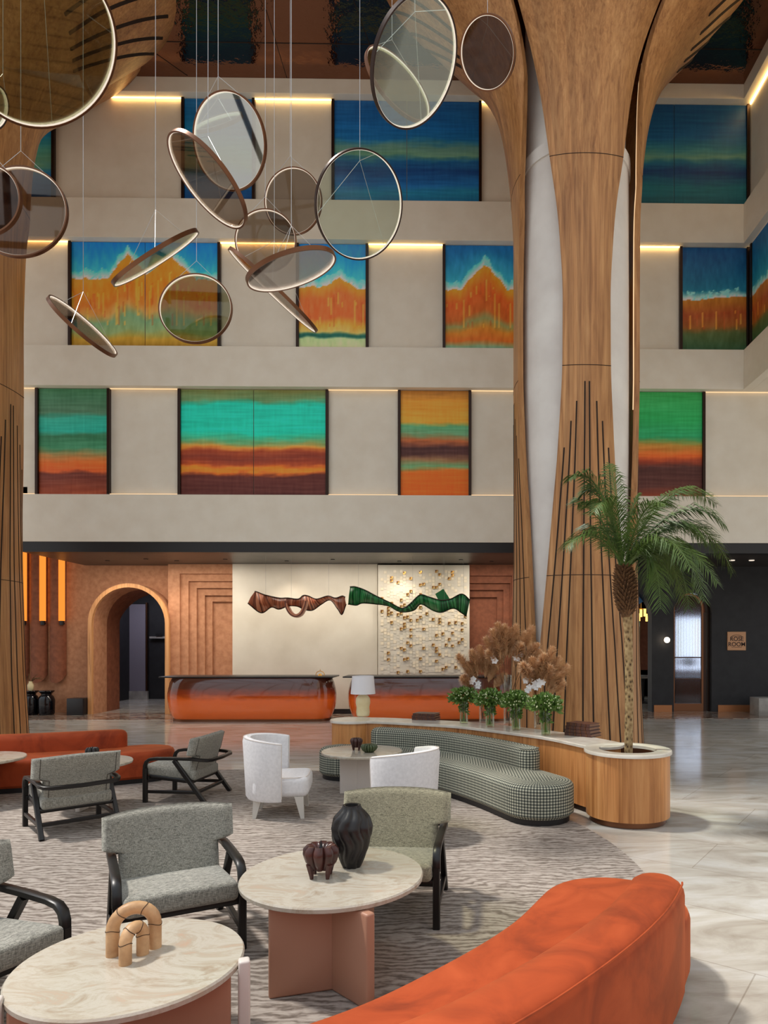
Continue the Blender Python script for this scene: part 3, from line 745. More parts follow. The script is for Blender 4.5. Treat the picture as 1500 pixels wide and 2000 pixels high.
mb = MB(); mb.tube([(0, 0, .15), (0, 0, ZS-t.location.z)], .01, 6); mb.tube([(-.22, 0, .15), (.22, 0, .15)], .012, 6); mb.build('rod', M['gold'], t)
for i in range(8):
    a = 2*PI*i/8; mb = MB(); zz = .14-.12*(i % 2); xx = .05+.2*math.cos(a)
    mb.tube([(xx, .18*math.sin(a), zz-.2), (xx, .18*math.sin(a), zz)], .035, 8); mb.build('glass_tube', emit('amber_glow', (1, .55, .12, 1), 2.2) if i == 0 else D.materials['amber_glow'], t)
# wall globe lamp
t = thing('globe_sconce', 'small round glowing globe lamp on the charcoal wall left of the glazed door', 'wall lamp', (wx(1299, YB), YB-.02, wz(1250, YB, 1299)))
mb = MB(); mb.lathe([(.001, -.07)]+[(.07*math.cos(b*PI/8), .07*math.sin(b*PI/8)) for b in range(-3, 4)]+[(.001, .07)], 20, (0, -.13, 0)); mb.build('globe', emit('globe_glow', (1, .82, .6, 1), 6), t)
mb = MB(); mb.tube([(0, 0, 0), (0, -.07, 0)], .03, 12); mb.build('wall_plate', M['bronze'], t)
# sign
t = thing('wall_sign', 'square tan sign reading ROSE ROOM on the charcoal wall', 'sign', ((wx(1420, YB)+wx(1456, YB))/2, YB-.015, wz(1252, YB, 1438)))
S = (wx(1456, YB)-wx(1420, YB))/2
mb = MB(); mb.rbox(-S, S, -.015, .015, -S, S, .004, 1); mb.build('plate', plain('tan_sign_board', rgb(214, 160, 118), .5), t)
dk = plain('sign_lettering', rgb(48, 26, 22), .6)
def text(txt, parent, x, z, size, ext=.003, mat=dk, y=-.017, name='lettering'):
    cu = D.curves.new(name, 'FONT'); cu.body = txt; cu.size = size; cu.align_x = 'CENTER'; cu.extrude = ext; cu.materials.append(mat)
    cu.offset = size*.008
    tmp = D.objects.new(name, cu); COL.objects.link(tmp); bpy.context.view_layer.update()
    me = D.meshes.new_from_object(tmp.evaluated_get(bpy.context.evaluated_depsgraph_get())); D.objects.remove(tmp)
    o = D.objects.new(name, me); COL.objects.link(o); o.parent = parent; o.location = (x, y, z); o.rotation_euler = (PI/2, 0, 0); return o
text('ROSE', t, 0, S*.02, S*.62); text('ROOM', t, 0, -S*.55, S*.62)
mb = MB()
for (a, b, c_) in ((-.6, .6, .50), (-.55, .55, -.66)): mb.box(a*S, b*S, -.019, -.015, (c_-.02)*S, (c_+.02)*S)
mb.tube([(S*.5*math.cos(q*PI/10), -.017, S*(.5+.16*math.sin(q*PI/10))) for q in range(11)], .004, 5)
mb.build('ornament', dk, t)
# marble plinth at the right edge
t = at(1497, 1396, z=0)
mb = MB(); mb.rbox(-.35, .75, -.25, .25, 0, wz(1362, t.y, 1490), .01, 2); o = mb.build('plinth', M['marblebox'], label='low grey marble block at the right edge beneath the charcoal wall', cat='plinth'); o.location = (wx(1473, t.y)+.35, t.y, 0)
# downlights in the soffit
for i, px in enumerate((210, 285, 345, 440, 560, 650, 780, 900, 960)):
    Yd = 15.6 if i % 2 else 15.9
    p = at(px, CY-10, Y=Yd); lab = ['above the arch', 'right of the arch', 'above the terracotta steps', 'above the left end of the ivory panel', 'above the brown ribbon sculpture', 'above the gap between the desks', 'above the green ribbon sculpture', 'above the right edge of the mosaic', 'above the brown stepped wall'][i]
    mb = MB(); mb.lathe([(.05, -.012), (.05, 0)], 16, (0, 0, 0)); o = mb.build('downlight', M['black'], label='small recessed ceiling downlight '+lab, cat='downlight'); o.location = (p.x, Yd, ZS)
    L = D.lights.new('downlight_lamp', 'SPOT'); L.energy = 34; L.spot_size = math.radians(110); L.spot_blend = .7; L.color = (1, .86, .70); L.shadow_soft_size = .05
    lo = D.objects.new('downlight_lamp', L); COL.objects.link(lo); lo.location = (0, 0, -.03); lo.rotation_euler = (math.radians(6), 0, 0); lo.parent = o
for px in (1430, 1468):
    p = at(px, CY, Y=15.6); mb = MB(); mb.lathe([(.06, -.014), (.06, 0)], 16); o = mb.build('downlight', M['led_white'], label='small lit downlight in the dark soffit near the right edge, %s one' % ('left' if px == 1430 else 'right'), cat='downlight'); o.location = (p.x, 15.6, ZS)

# ------------------------------------------------------------------ wooden trees
TS = 1.02
def rz_(z):       # radius of the petals by height
    T = [(0, 1.10), (1.2, 1.04), (3, 1.0), (8.6, 1.0), (9.4, 1.06), (10.2, 1.17), (10.8, 1.33), (11.4, 1.66), (12.0, 2.2), (12.6, 2.68), (13.1, 3.08), (13.6, 3.5)]
    return sample1(T, z)
def sample1(T, z):
    if z <= T[0][0]: return T[0][1]
    for i in range(len(T)-1):
        if z <= T[i+1][0]:
            a, b = T[i], T[i+1]; t = (z-a[0])/(b[0]-a[0]); return a[1]+(b[1]-a[1])*t
    return T[-1][1]
def smooth_tab(T, z):
    return (sample1(T, z-.25)+sample1(T, z)*2+sample1(T, z+.25))/4
PHI = [(0, 46), (1.5, 42), (3, 34), (4.5, 26), (5.8, 21.5), (7.2, 21), (8.2, 25), (9.2, 33), (10.5, 40), (11.2, 43), (14, 44)]
PHIB = [(0, 46), (1.5, 42), (3, 34), (4.5, 26), (5.8, 21.5), (7.2, 21), (8.2, 25), (9.2, 33), (10.5, 42), (12, 52), (13.6, 58)]
def petal(parent, ang, back_lo=False, back_hi=False, center=(0, 0), slots=True, name='wood_petal', ledside=None):
    nz_ = 90; nu = 20; zs = [ZC*i/nz_ for i in range(nz_+1)]
    def pt(u, z, dr=0):
        lo = math.radians(smooth_tab(PHIB if back_lo else PHI, z)); hi = math.radians(smooth_tab(PHIB if back_hi else PHI, z))
        a = ang+(u*hi if u > 0 else u*lo); r = smooth_tab([(0, 1.10), (1.2, 1.04), (3, 1.0), (8.6, 1.0), (9.4, 1.06), (10.2, 1.17), (10.8, 1.33), (11.4, 1.66), (12.0, 2.2), (12.6, 2.68), (13.1, 3.08), (13.6, 3.5)], z)*TS+dr
        if z > 9: r *= 1-.10*abs(u)**3*min(1, (z-9)/3)
        ar = a-ang; k = .55*max(0, min(1, (z-4)/2.0, (10.6-z)/1.6)); tg_ = r*math.sin(ar); rd_ = r*(1-(1-k)*(1-math.cos(ar)))
        return Vector((rd_*math.cos(ang)-tg_*math.sin(ang), rd_*math.sin(ang)+tg_*math.cos(ang), z))
    mb = MB(); th = .09
    us = [-1+2*i/nu for i in range(nu+1)]
    # outer and inner skins with rim
    rings = []
    for z in zs:
        outer = [pt(u, z) for u in us]; inner = [pt(u, z, -th) for u in us[::-1]]
        rings.append(outer+inner)
    mb.ring(rings, True, True, True, 0)
    # uv u = fraction across
    nn = 2*(nu+1)
    fi = 0
    for kz in range(nz_):
        for i in range(nn):
            if i < nu:
                mb.uv[fi] = [((us[i])*1.2+ang, zs[kz]), ((us[i+1])*1.2+ang, zs[kz]), ((us[i+1])*1.2+ang, zs[kz+1]), ((us[i])*1.2+ang, zs[kz+1])]
            fi += 1
    # grooves at the foot
    def strip(u0, u1, z0, z1, wd, n=24, dr=.004):
        P = [pt(u0+(u1-u0)*i/n, z0+(z1-z0)*i/n, dr) for i in range(n+1)]
        L = []
        for i, p in enumerate(P):
            r = Vector((p.x, p.y, 0)).normalized(); tt = (P[min(i+1, n)]-P[max(i-1, 0)]).normalized(); sd = tt.cross(r).normalized()*wd/2
            L.append([p-sd, p+sd, p+sd-r*.03, p-sd-r*.03])
        mb.ring(L, True, True, True, 1, False)
    for u, zt in ((-.84, 4.7), (-.62, 5.1), (-.42, 5.4), (-.09, 5.7), (.10, 5.7), (.40, 5.4), (.62, 5.1), (.83, 4.7)):
        strip(u, u*.92, .02, zt, .022)
    # horizontal joints
    for z in (2.75, 5.95, 9.15):
        P = [pt(-1+2*i/20, z, .003) for i in range(21)]
        L = [[p+Vector((0, 0, -.005)), p+Vector((0, 0, .005)), p*.99+Vector((0, 0, z*.01+.005)), p*.99+Vector((0, 0, z*.01-.005))] for p in P]
        mb.ring(L, True, True, True, 1, False)
    if slots:
        for (a0, a1, z0, z1) in ((11, 35, 11.6, 13.25), (6, 28, 11.65, 13.3), (1, 20, 11.7, 13.35), (-5, 12, 11.8, 13.35), (-12, 3, 11.9, 13.3), (-19, -7, 12.0, 13.3)):
            strip(slots*a0/50, slots*a1/54, z0, z1, .05, 20, .014)
    o = mb.build(name, [M['wood_tree'], M['groove']], parent)
    if ledside is not None:
        m2 = MB(); P = [pt(ledside, zq*.25, -th-.004) for zq in range(22, 48)]; m2.tube(P, .010, 6); m2.build('led_line', M['led_soft'], parent)
    return o
def tree(loc, label):
    t = thing('wood_clad_column', label, 'column', loc)
    mb = MB(); r = .88; mb.lathe([(r, 0), (r, ZC*.69), (r*1.03, ZC*.69), (r*1.03, ZC*.705), (r*.94, ZC*.71), (r*.94, ZC)], 48); mb.build('column_core', M['column'], t)
    petal(t, -PI/2, slots=0); petal(t, PI, back_lo=True, slots=-1); petal(t, 0, back_hi=True, ledside=-.98, slots=1); petal(t, PI/2, slots=0)
    return t
c1 = C(1.90, 11.42); c2 = C(-8.55, 11.42)
tree(c1, 'tall tree shaped column of flared oak petals round a white core, behind the console')
tree(c2, 'tree shaped oak column with flaring grooved crown at the left edge')

# ------------------------------------------------------------------ carpet
cc = C(-2.85, 4.95); poly = [(4.2*math.cos(2*PI*i/128), 4.2*math.sin(2*PI*i/128)) for i in range(128)]
mb = MB(); mb.prism(poly, 0, .014); o = mb.build('round_carpet', M['carpet'], label='large round taupe carpet with a wavy ripple pattern under the seating', cat='carpet'); o.location = (cc.x, cc.y, 0)

# ------------------------------------------------------------------ sofas
def sofa(name, label, pts, W, mat, hseat=.39, hback=.60, wb=.13, side=1, b0=0.0, b1=1.0, plinth=True, ends=None):
    path = spline([C(*p) for p in pts], 8); base = path[len(path)//2].copy(); base.z = .014
    t = thing(name, label, 'sofa', base)
    mb = MB(); stad_loft(mb, path, W-.04, [(0, .014), (0, .07)], cap0=True); mb.build('plinth', M['black'], t, world=True)
    mb = MB(); r = .06
    prof = [(.03, .07), (0, .10), (0, .2), (0, hseat-r)]+[(r*(1-math.cos(a)), hseat-r+r*math.sin(a)) for a in (PI/8, PI/4, 3*PI/8, PI/2)]+[(.12, hseat), (W*.55, hseat+.008)]
    stad_loft(mb, path, W, prof, cap0=True, ne=16); mb.build('seat', mat, t, world=True)
    # backrest: path offset towards the back edge
    n = len(path); off = []
    for i, p in enumerate(path):
        tg = (path[min(i+1, n-1)]-path[max(i-1, 0)]).normalized(); nn = Vector((-tg.y, tg.x, 0))*side
        off.append(p+nn*(W-wb+.005))
    off = off[int(b0*(n-1)):int(b1*(n-1))+1]
    mb = MB(); r = .075
    prof = [(.0, .09), (0, hseat), (0, hback-r)]+[(r*(1-math.cos(a)), hback-r+r*math.sin(a)) for a in (PI/8, PI/4, 3*PI/8, PI/2)]+[(wb*.8, hback+.004)]
    stad_loft(mb, off, wb, prof, cap0=True, ne=12); bk = mb.build('backrest', mat, t, world=True)
    mb = MB(); ol = stadium(off, wb-.012, 12); z = hback-.016
    nO = len(off); ol = ol[nO-1:2*nO+12] if side > 0 else ol[:nO+10]
    ol = [Vector((p.x, p.y, z)) for p in ol]; mb.tube(ol, .005, 6); pp = mb.build('piping', mat, bk); pp.location = -t.location
    return t
sofa('curved_sofa', 'curved orange velvet sofa seen from behind at the bottom right', [(.78, 3.50), (.53, 3.02), (.17, 2.55), (-.25, 2.14), (-.85, 1.80), (-1.5, 1.68)], .375, M['velvet'], side=1, b0=.09, b1=1)
sofa('curved_sofa', 'curved orange velvet sofa at the far left in front of the wooden tree', [(-4.0, 8.56), (-4.5, 8.28), (-5.1, 8.02), (-5.8, 7.85), (-6.6, 7.8)], .375, M['velvet'], side=-1, b0=.13, b1=1, hback=.61)
sofa('curved_sofa', 'curved sofa in small black and white check in front of the oak console', [(-1.45, 8.66), (-.9, 8.50), (-.35, 8.17), (.07, 7.72), (.42, 7.2), (.74, 6.60)], .345, M['gingham'], side=1, b0=.13, b1=.86, hback=.62, wb=.12)

# ------------------------------------------------------------------ console, planter
HCN = .683
cp = [(-1.45, 9.17), (-1.05, 9.14), (-.44, 8.88), (.12, 8.58), (.80, 7.90), (1.13, 7.50), (1.42, 6.95)]
path = spline([C(*p) for p in cp], 8)
t = thing('curved_console', 'long curved oak console with pale marble top behind the checked sofa', 'console', path[24].copy())
mb = MB(); stad_loft(mb, path, .20, [(.02, 0), (.02, .06)], cap0=True); mb.build('plinth', M['bronze_dark'], t, world=True)
mb = MB(); stad_loft(mb, path, .205, [(0, .06), (0, HCN-.03)], cap0=True); mb.build('oak_body', M['wood_console'], t, world=True)
mb = MB(); c = C(-1.45, 9.17); mb.lathe([(.285, .06), (.285, HCN-.03)], 32, (c.x, c.y, 0)); mb.build('oak_drum', M['wood_console'], t, world=True)
mb = MB(); stad_loft(mb, path, .23, [(0, HCN-.03), (0, HCN-.006), (.006, HCN)], cap0=True); mb.lathe([(.31, HCN-.031), (.31, HCN-.007), (.304, HCN+.001)], 40, (c.x, c.y, 0)); mb.build('marble_top', M['pale_marble'], t, world=True)
pc = C(1.607, 6.60)
t = thing('drum_planter', 'round oak drum planter with pale marble rim and bronze base', 'planter', pc)
mb = MB(); mb.lathe([(.355, 0), (.36, .005), (.36, .06)], 64); mb.build('bronze_base', M['bronze'], t)
mb = MB(); mb.lathe([(.395, .06), (.395, HCN-.03)], 64, cap1=False); mb.build('oak_drum', M['wood_console'], t)
mb = MB(); R_ = [(.27, HCN-.03), (.415, HCN-.03), (.415, HCN-.004), (.41, HCN+.002), (.275, HCN+.002), (.27, HCN-.002), (.27, HCN-.03)]
mb.lathe(R_, 64, cap0=False, cap1=False); mb.build('marble_rim', M['pale_marble'], t)
mb = MB(); mb.lathe([(.272, HCN-.03), (.268, .45), (.01, .44)], 48, cap0=False); mb.build('liner', M['bronze'], t)

# ------------------------------------------------------------------ palm
pb = C(1.615, 6.62, .44)
t = thing('potted_palm', 'slender palm tree with scaly trunk growing in the drum planter', 'palm', pb)
def cpt(px, py, y): p = EYE+(FWD+RGT*((px-CX)/F)+UP*((CY-py)/F))*y; return p-pb
tr = spline([cpt(1227, 1500, 6.62), cpt(1228, 1440, 6.62), cpt(1229, 1360, 6.6), cpt(1228, 1280, 6.6), cpt(1226, 1210, 6.6), cpt(1221, 1165, 6.6), cpt(1217, 1120, 6.6)], 6)
tr[0] = Vector((tr[0].x, tr[0].y, 0))
n = len(tr); mb = MB(); mb.tube(tr, [.040 if i < n*.6 else .046 for i in range(n)], 16); mb.build('trunk', M['trunk'], t)
mb = MB(); rnd = random.Random(5)
top = cpt(1218, 1112, 6.6); lowp = cpt(1224, 1205, 6.6)
for i in range(230):
    f = i/230; c = lowp.lerp(top, f); a = i*2.4; rad = .040+.040*math.sin(PI*min(1, f*1.05))**.7
    d = Vector((math.cos(a), math.sin(a), 0)); p0 = c+d*rad*.5; p1 = c+d*(rad+.015)+Vector((0, 0, .045)); p2 = c+d*(rad+.038+.01*rnd.random())+Vector((0, 0, .05+.02*rnd.random()))
    mb.tube([p0, p1, p2], [.017, .013, .004], 5)
mb.tube([lowp, lowp.lerp(top, .5), top], [.05, .07, .05], 12)
mb.build('husk_collar', M['husk'], t)
frs = [((1112, 935), (1175, 890), 6.4), ((1128, 985), (1160, 955), 6.9), ((1105, 1072), (1160, 1000), 6.3), ((1140, 1040), (1180, 1000), 7.1), ((1135, 965), (1190, 920), 6.7), ((1192, 905), (1208, 980), 6.9), ((1160, 1000), (1195, 930), 6.2),
       ((1245, 965), (1228, 1010), 6.6), ((1400, 985), (1300, 900), 6.9), ((1352, 950), (1268, 950), 7.2), ((1432, 1120), (1350, 930), 6.6), ((1410, 1085), (1330, 960), 7.1), ((1375, 1175), (1340, 980), 6.2), ((1402, 1140), (1320, 1000), 5.9),
       ((1330, 1165), (1300, 1000), 6.7), ((1290, 1190), (1285, 1020), 6.3), ((1350, 1110), (1290, 990), 5.8), ((1275, 1150), (1265, 1030), 7.1), ((1380, 1060), (1300, 970), 6.4), ((1320, 1130), (1280, 1000), 7.3), ((1300, 985), (1250, 960), 6.0),
       ((1420, 1030), (1330, 930), 6.3), ((1345, 1190), (1330, 1010), 7.0)]
for fi, (tip, ctl, yd) in enumerate(frs):
    p0 = top+Vector((rnd.uniform(-.03, .03), rnd.uniform(-.03, .03), 0)); p2 = cpt(tip[0], tip[1], yd); p1 = cpt(ctl[0], ctl[1], (yd+6.6)/2)
    N = 40; P = [p0*(1-s)**2+p1*2*s*(1-s)+p2*s*s for s in [i/N for i in range(N+1)]]
    mb = MB(); mb.tube(P, [.011*(1-.8*i/N) for i in range(N+1)], 5)
    Ln = sum((P[i+1]-P[i]).length for i in range(N))
    for i in range(7, N*2):
        s = i/(2*N); k_ = min(N-1, int(s*N)); p = P[k_].lerp(P[k_+1], s*N-k_); tg = (P[k_+1]-P[k_]).normalized()
        sd = tg.cross(UP); sd = sd.normalized() if sd.length > .05 else Vector((1, 0, 0))
        ll = .30*math.sin(PI*min(1, .12+s*.86))**.6*(.75+.25*min(1, Ln))*rnd.uniform(.8, 1.1)
        for sg in (-1, 1):
            d = (sd*sg*.75+tg*.75+Vector((0, 0, .18))+Vector((rnd.uniform(-.15, .15), rnd.uniform(-.15, .15), rnd.uniform(-.15, .15)))).normalized()
            q1 = p+d*ll*.55+Vector((0, 0, -.02)); q2 = p+d*ll+Vector((0, 0, -.12*ll/.25))
            wv_ = tg*.0055
            mb.add([p-wv_*.7, p+wv_*.7, q1+wv_, q2, q1-wv_], [(0, 1, 2, 4), (4, 2, 3)], 0)
    mb.build('frond', M['leaf'], t)

# ------------------------------------------------------------------ lounge chairs
def lounge_chair(fab):
    t = thing('lounge_chair', 'x', 'armchair')
    W = .31
    for s in (-1, 1):
        mb = MB(); mb.bar([(s*W, -.30, 0), (s*W, -.30, .36)], .042, .045, (1, 0, 0)); mb.build('leg', M['frame_black'], t)
        mb = MB(); mb.bar([(s*W, .36, 0), (s*W, .02, .45)], .040, .045, (1, 0, 0)); mb.build('leg', M['frame_black'], t)
        mb = MB(); mb.bar([(s*W, -.28, .115), (s*W, .275, .115)], .03, .034, (1, 0, 0)); mb.build('side_stretcher', M['frame_black'], t)
        mb = MB(); mb.bar([(s*W*.9, -.26, .27), (s*W*.9, .20, .22)], .03, .04, (1, 0, 0)); mb.build('seat_rail', M['frame_black'], t)
    a = [(-W, -.30, .34), (-W, -.30, .39), (-W, -.285, .43), (-W, -.25, .455), (-W, -.18, .465), (-W, .0, .468), (-W, .22, .465), (-W, .31, .455), (-W*.93, .365, .45), (-W*.78, .39, .445)]
    mb = MB(); pts = a+[(0, .40, .44)]+[(-x, y, z) for x, y, z in a[::-1]]
    rings = []
    P = [Vector(p) for p in pts]
    for i, p in enumerate(P):
        tg = (P[min(i+1, len(P)-1)]-P[max(i-1, 0)]).normalized()
        sd = tg.cross(UP)
        if abs(tg.z) > .6: sd = Vector((1, 0, 0)) if p.x < 0 else Vector((1, 0, 0))
        if sd.length < .1: sd = Vector((1, 0, 0))
        sd.normalize()
        if i == 0: prev = sd
        if sd.dot(prev) < 0: sd = -sd
        prev = sd; u = tg.cross(sd).normalized(); w_, h_ = .046, .034
        rings.append([p+sd*(x*w_/2)+u*(y*h_/2) for x, y in [(-1, -.7), (-.7, -1), (.7, -1), (1, -.7), (1, .7), (.7, 1), (-.7, 1), (-1, .7)]])
    mb.ring(rings, True, True, True, 0); mb.build('arm_rail', M['frame_black'], t)
    mb = MB(); mb.bar([(-W, .275, .115), (W, .275, .115)], .03, .034); mb.build('back_stretcher', M['frame_black'], t)
    mb = MB(); mb.bar([(-W, .20, .22), (W, .20, .22)], .03, .036); mb.build('back_rail', M['frame_black'], t)
    mb = MB(); mb.bar([(-W, -.27, .26), (W, -.27, .26)], .03, .04); mb.build('front_rail', M['frame_black'], t)
    # seat cushion
    mb = MB(); mb.rbox(-.285, .285, -.35, .24, 0, .105, .03, 4, xf=lambda v: Vector((v.x*(1+.0*v.y), v.y, v.z+.285-.10*(v.y+.35)+(.012*math.cos(v.x*5) if v.z > .05 else 0))))
    mb.build('seat_cushion', fab, t)
    # backrest: narrow below, wide wing above
    NU, NV = 26, 34; F_ = []; B_ = []
    def half(v):
        if v < .50: return .275
        if v < .54: return .275+(v-.50)/.04*.085
        return .36
    for j in range(NV+1):
        v = j/NV
        fr, bk = [], []
        for i in range(NU+1):
            u = -1+2*i/NU; x = u*half(v); z = .26+.45*v
            e = max(abs(u)**14, (2*abs(v-.5))**16); tk = .042*math.sqrt(max(0, 1-e))
            wing = -.085*(abs(x)/.36)**3*(.4+.6*v)
            y = .17+.40*(z-.26)*.78+wing
            if v > .86: z -= .02*(abs(u)**2)*(v-.86)/.14
            fr.append(Vector((x, y-tk, z))); bk.append(Vector((x, y+tk, z)))
        F_.append(fr); B_.append(bk)
    mb = MB(); rings = [f+b[::-1] for f, b in zip(F_, B_)]; mb.ring(rings, True, True, True, 0)
    o = mb.build('backrest', fab, t, auto=False)
    mb = MB()
    for s in (-1, 1):
        Pp = [B_[j][NU-2 if s > 0 else 2]+Vector((0, .002, 0)) for j in range(NV+1)]; mb.tube(Pp[1:-1], .0022, 4)
    mb.build('seam', M['groove'], o)
    return t
CH = [(-3.03, 7.53, math.radians(-96), 1.0, 'greyfab', 'grey lounge chair in profile beside the left orange sofa'),
      (-3.60, 6.30, math.radians(-138), 1.0, 'greyfab', 'grey lounge chair seen from behind, in front of the left orange sofa'),
      (-1.63, 3.88, math.radians(29), 1.0, 'greyfab', 'grey lounge chair facing the two round tables, centre left'),
      (-.44, 4.35, math.radians(-4), 1.0, 'greyfab_warm', 'taupe lounge chair behind the tall black vase'),
      (-2.26, 3.05, math.radians(62), 1.0, 'greyfab', 'grey lounge chair cut off by the left edge beside the sculpture table')]
pro = {}
for (x, y, a, s, fb, lb) in CH:
    p = C(x, y, .015)
    if fb not in pro: o = lounge_chair(M[fb]); pro[fb] = o; o.location = p; o.rotation_euler = (0, 0, a)
    else: o = copy_thing(pro[fb], p, a, lb)
    o['label'] = lb; o.scale = (s, s, s); o['group'] = 'wood framed lounge chairs'

# ------------------------------------------------------------------ white tub chairs
def tub_chair():
    t = thing('tub_chair', 'x', 'armchair')
    mb = MB(); mb.rbox(-.28, .28, -.34, .18, .20, .40, .06, 5, xf=lambda v: Vector((v.x*(1-.10*max(0, -v.y-.1)), v.y-(.03*math.cos(v.x*5) if v.y < -.2 else 0), v.z)))
    mb.build('seat', M['white_fab'], t)
    mb = MB(); n = 36
    def ring(a):
        ro, ri = .335, .255; cx_, cy_ = math.sin(a), math.cos(a)
        f = abs(a)/(math.radians(98)); zt = .78-.05*f**2; zb = .17; e = 1-(max(0, f-.93)/.07)**2*.4
        mid = (ro+ri)/2; hw = (ro-ri)/2*e
        lean = .0
        pts = []
        prof = [(-hw, zb+.03), (-hw*.6, zb), (hw*.6, zb), (hw, zb+.03), (hw, .45), (hw*1.08, zt-.05), (hw*.8, zt-.012), (0, zt), (-hw*.8, zt-.012), (-hw*1.08, zt-.05), (-hw, .45)]
        for d, z in prof:
            R = mid+d+.05*(z-.2); pts.append(Vector((cx_*R, cy_*R*1.0-.06, z)))
        return pts
    A = [math.radians(-98+196*i/n) for i in range(n+1)]
    mb.ring([ring(a) for a in A], True, True, True, 0); bk = mb.build('backrest', M['white_fab'], t)
    mb = MB(); 
    P = [ring(a)[6]+Vector((0, 0, .004)) for a in A]; mb.tube(P, .004, 5)
    for a in (A[0], A[-1]): q = ring(a); mb.tube([q[6], q[5], q[4], q[3]], .004, 5)
    mb.build('piping', M['table_white'], bk)
    mb = MB(); pl = []
    for i in range(41):
        f = i/40*2*PI; x = .262*math.copysign(abs(math.cos(f))**.4, math.cos(f)); y = -.09+.25*math.copysign(abs(math.sin(f))**.4, math.sin(f)); pl.append((x, y, .392))
    mb.tube(pl, .004, 5); mb.build('piping', M['table_white'], t)
    for sx, sy in ((-1, -1), (1, -1), (-1, 1), (1, 1)):
        mb = MB(); x, y = sx*(.22 if sy < 0 else .17), (-.26 if sy < 0 else .13)
        L = []
        for z, w_, ox in ((0, .017, .035), (.21, .042, 0)):
            L.append([Vector((x+sx*ox+a*w_, y+sy*ox+b*w_, z)) for a, b in ((-1, -1), (1, -1), (1, 1), (-1, 1))])
        mb.ring(L, True, True, True, 0, False); mb.build('leg', M['white_leg'], t)
    return t
t = tub_chair(); t.location = C(-1.86, 6.80, .015); t.rotation_euler = (0, 0, math.radians(97)); t['label'] = 'white tub chair left of the small white table'; t['group'] = 'white tub chairs'
copy_thing(t, C(-.50, 5.98, .015), math.radians(-122), 'white tub chair with its back turned, behind the taupe lounge chair', 'white tub chairs')

# ------------------------------------------------------------------ tables
def slab(mb, cx_, cy_, ang, L, th, z0, z1, r=.012):
    m = Matrix.Translation((cx_, cy_, 0)) @ Matrix.Rotation(ang, 4, 'Z'); mb.rbox(0, L, -th/2, th/2, z0, z1, r, 3, xf=m)
def round_table(px, py, r, ht, label, slabs, mat, topname=True, th=.05):
    p = at(px, py, z=ht); t = thing('round_table', label, 'table', (p.x, p.y, .014)); h = ht-.014
    mb = MB(); mb.lathe([(r-.012, h-.032), (r-.002, h-.026), (r, h-.008), (r-.006, h)], 72); mb.build('tabletop', M['travertine'], t)
    for (x, y, a, L, z1) in slabs:
        mb = MB(); slab(mb, x, y, math.radians(a), L, th, 0, h-.033 if z1 is None else z1); mb.build('base_panel', mat, t)
    return t
T1 = round_table(650, 1706, .475, .49, 'round travertine table with the black vase, terracotta panel base', [(.05, -.25, 196, .31, None), (.05, -.25, 315, .29, None), (.05, -.25, 78, .55, None)], M['table_terra'])
T2 = round_table(256, 1877, .43, .44, 'round travertine table with the clay arch sculpture at bottom left', [(-.30, -.29, 20, .75, None)], M['table_terra'])
for (ex, ey) in ((-.335, -.305), (.45, -.02)):
    mb = MB(); slab(mb, ex-.02*math.cos(.35), ey-.02*math.sin(.35), .35, .045, .05, 0, .44, .01); mb.build('panel_end', M['table_white'], T2)
for i, o_ in enumerate(T2.children):
    pass
T3 = round_table(707, 1466, .455, .49, 'round travertine table on a white base between the tub chairs', [(-.24, -.05, 0, .2, None), (-.05, -.05, 0, .30, None)], M['table_white'])
T4 = round_table(172, 1487, .42, .49, 'round table half hidden behind the lounge chair seen from behind', [(-.2, 0, 0, .4, None), (0, -.2, 90, .4, None)], M['table_white'])
T5 = round_table(-45, 1480, .45, .49, 'round table at the far left edge by the orange sofa', [(-.2, 0, 0, .4, None), (0, -.2, 90, .4, None)], M['table_white'])

# ------------------------------------------------------------------ table decor
p = at(687, 1692, z=.49)
mb = MB()
def fl(r, z, a):
    ph = .16*math.sin(z*34+.5)+z*.3
    return r*(1+.075*(abs(math.sin(4.5*(a+ph)))*2-1.2))
H = .335; prof = []
for i in range(33):
    v = i/32
    R = sample1([(0, .048), (.1, .062), (.3, .088), (.5, .104), (.66, .108), (.8, .094), (.9, .066), (.95, .05), (1, .046)], v); prof.append((R, H*v))
mb.lathe(prof, 96, fn=fl, cap1=False); mb.lathe([(.045, H), (.036, H-.002), (.03, H-.06)], 40, cap0=False); o = mb.build('fluted_vase', M['blackvase'], label='tall black vase with wavy vertical ridges on the round table', cat='vase'); o.location = p
def pod(name, label, p, R, H, mat, lobes=8, legs=True, spike=True, mi=M['black']):
    t = thing(name, label, 'vase', p)
    mb = MB(); z0 = .22*H if legs else 0
    pr = [(.35, 0), (.55, .03), (.85, .30), (1.0, .62), (.97, .82), (.78, .97), (.5, .93), (.36, .84), (.3, .8)]
    mb.lathe([(R*a, z0+(H-z0)*b) for a, b in pr], 96, fn=lambda r, z, a: r*(.74+.26*abs(math.cos(lobes/2*a))**.7), cap1=True)
    mb.build('body', mat, t)
    if legs:
        for i in range(4):
            a = PI/4+i*PI/2; mb = MB(); mb.tube([(R*.75*math.cos(a), R*.75*math.sin(a), z0+.25*H), (R*.62*math.cos(a), R*.62*math.sin(a), z0*.6), (R*.6*math.cos(a), R*.6*math.sin(a), 0)], [R*.2, R*.14, R*.1], 6); mb.build('foot', mat, t)
    if spike: mb = MB(); mb.tube([(0, 0, H*.75), (0, 0, H*.92), (0, 0, H*1.12)], [R*.22, R*.08, .001], 8); mb.build('spike', mi, t)
    return t
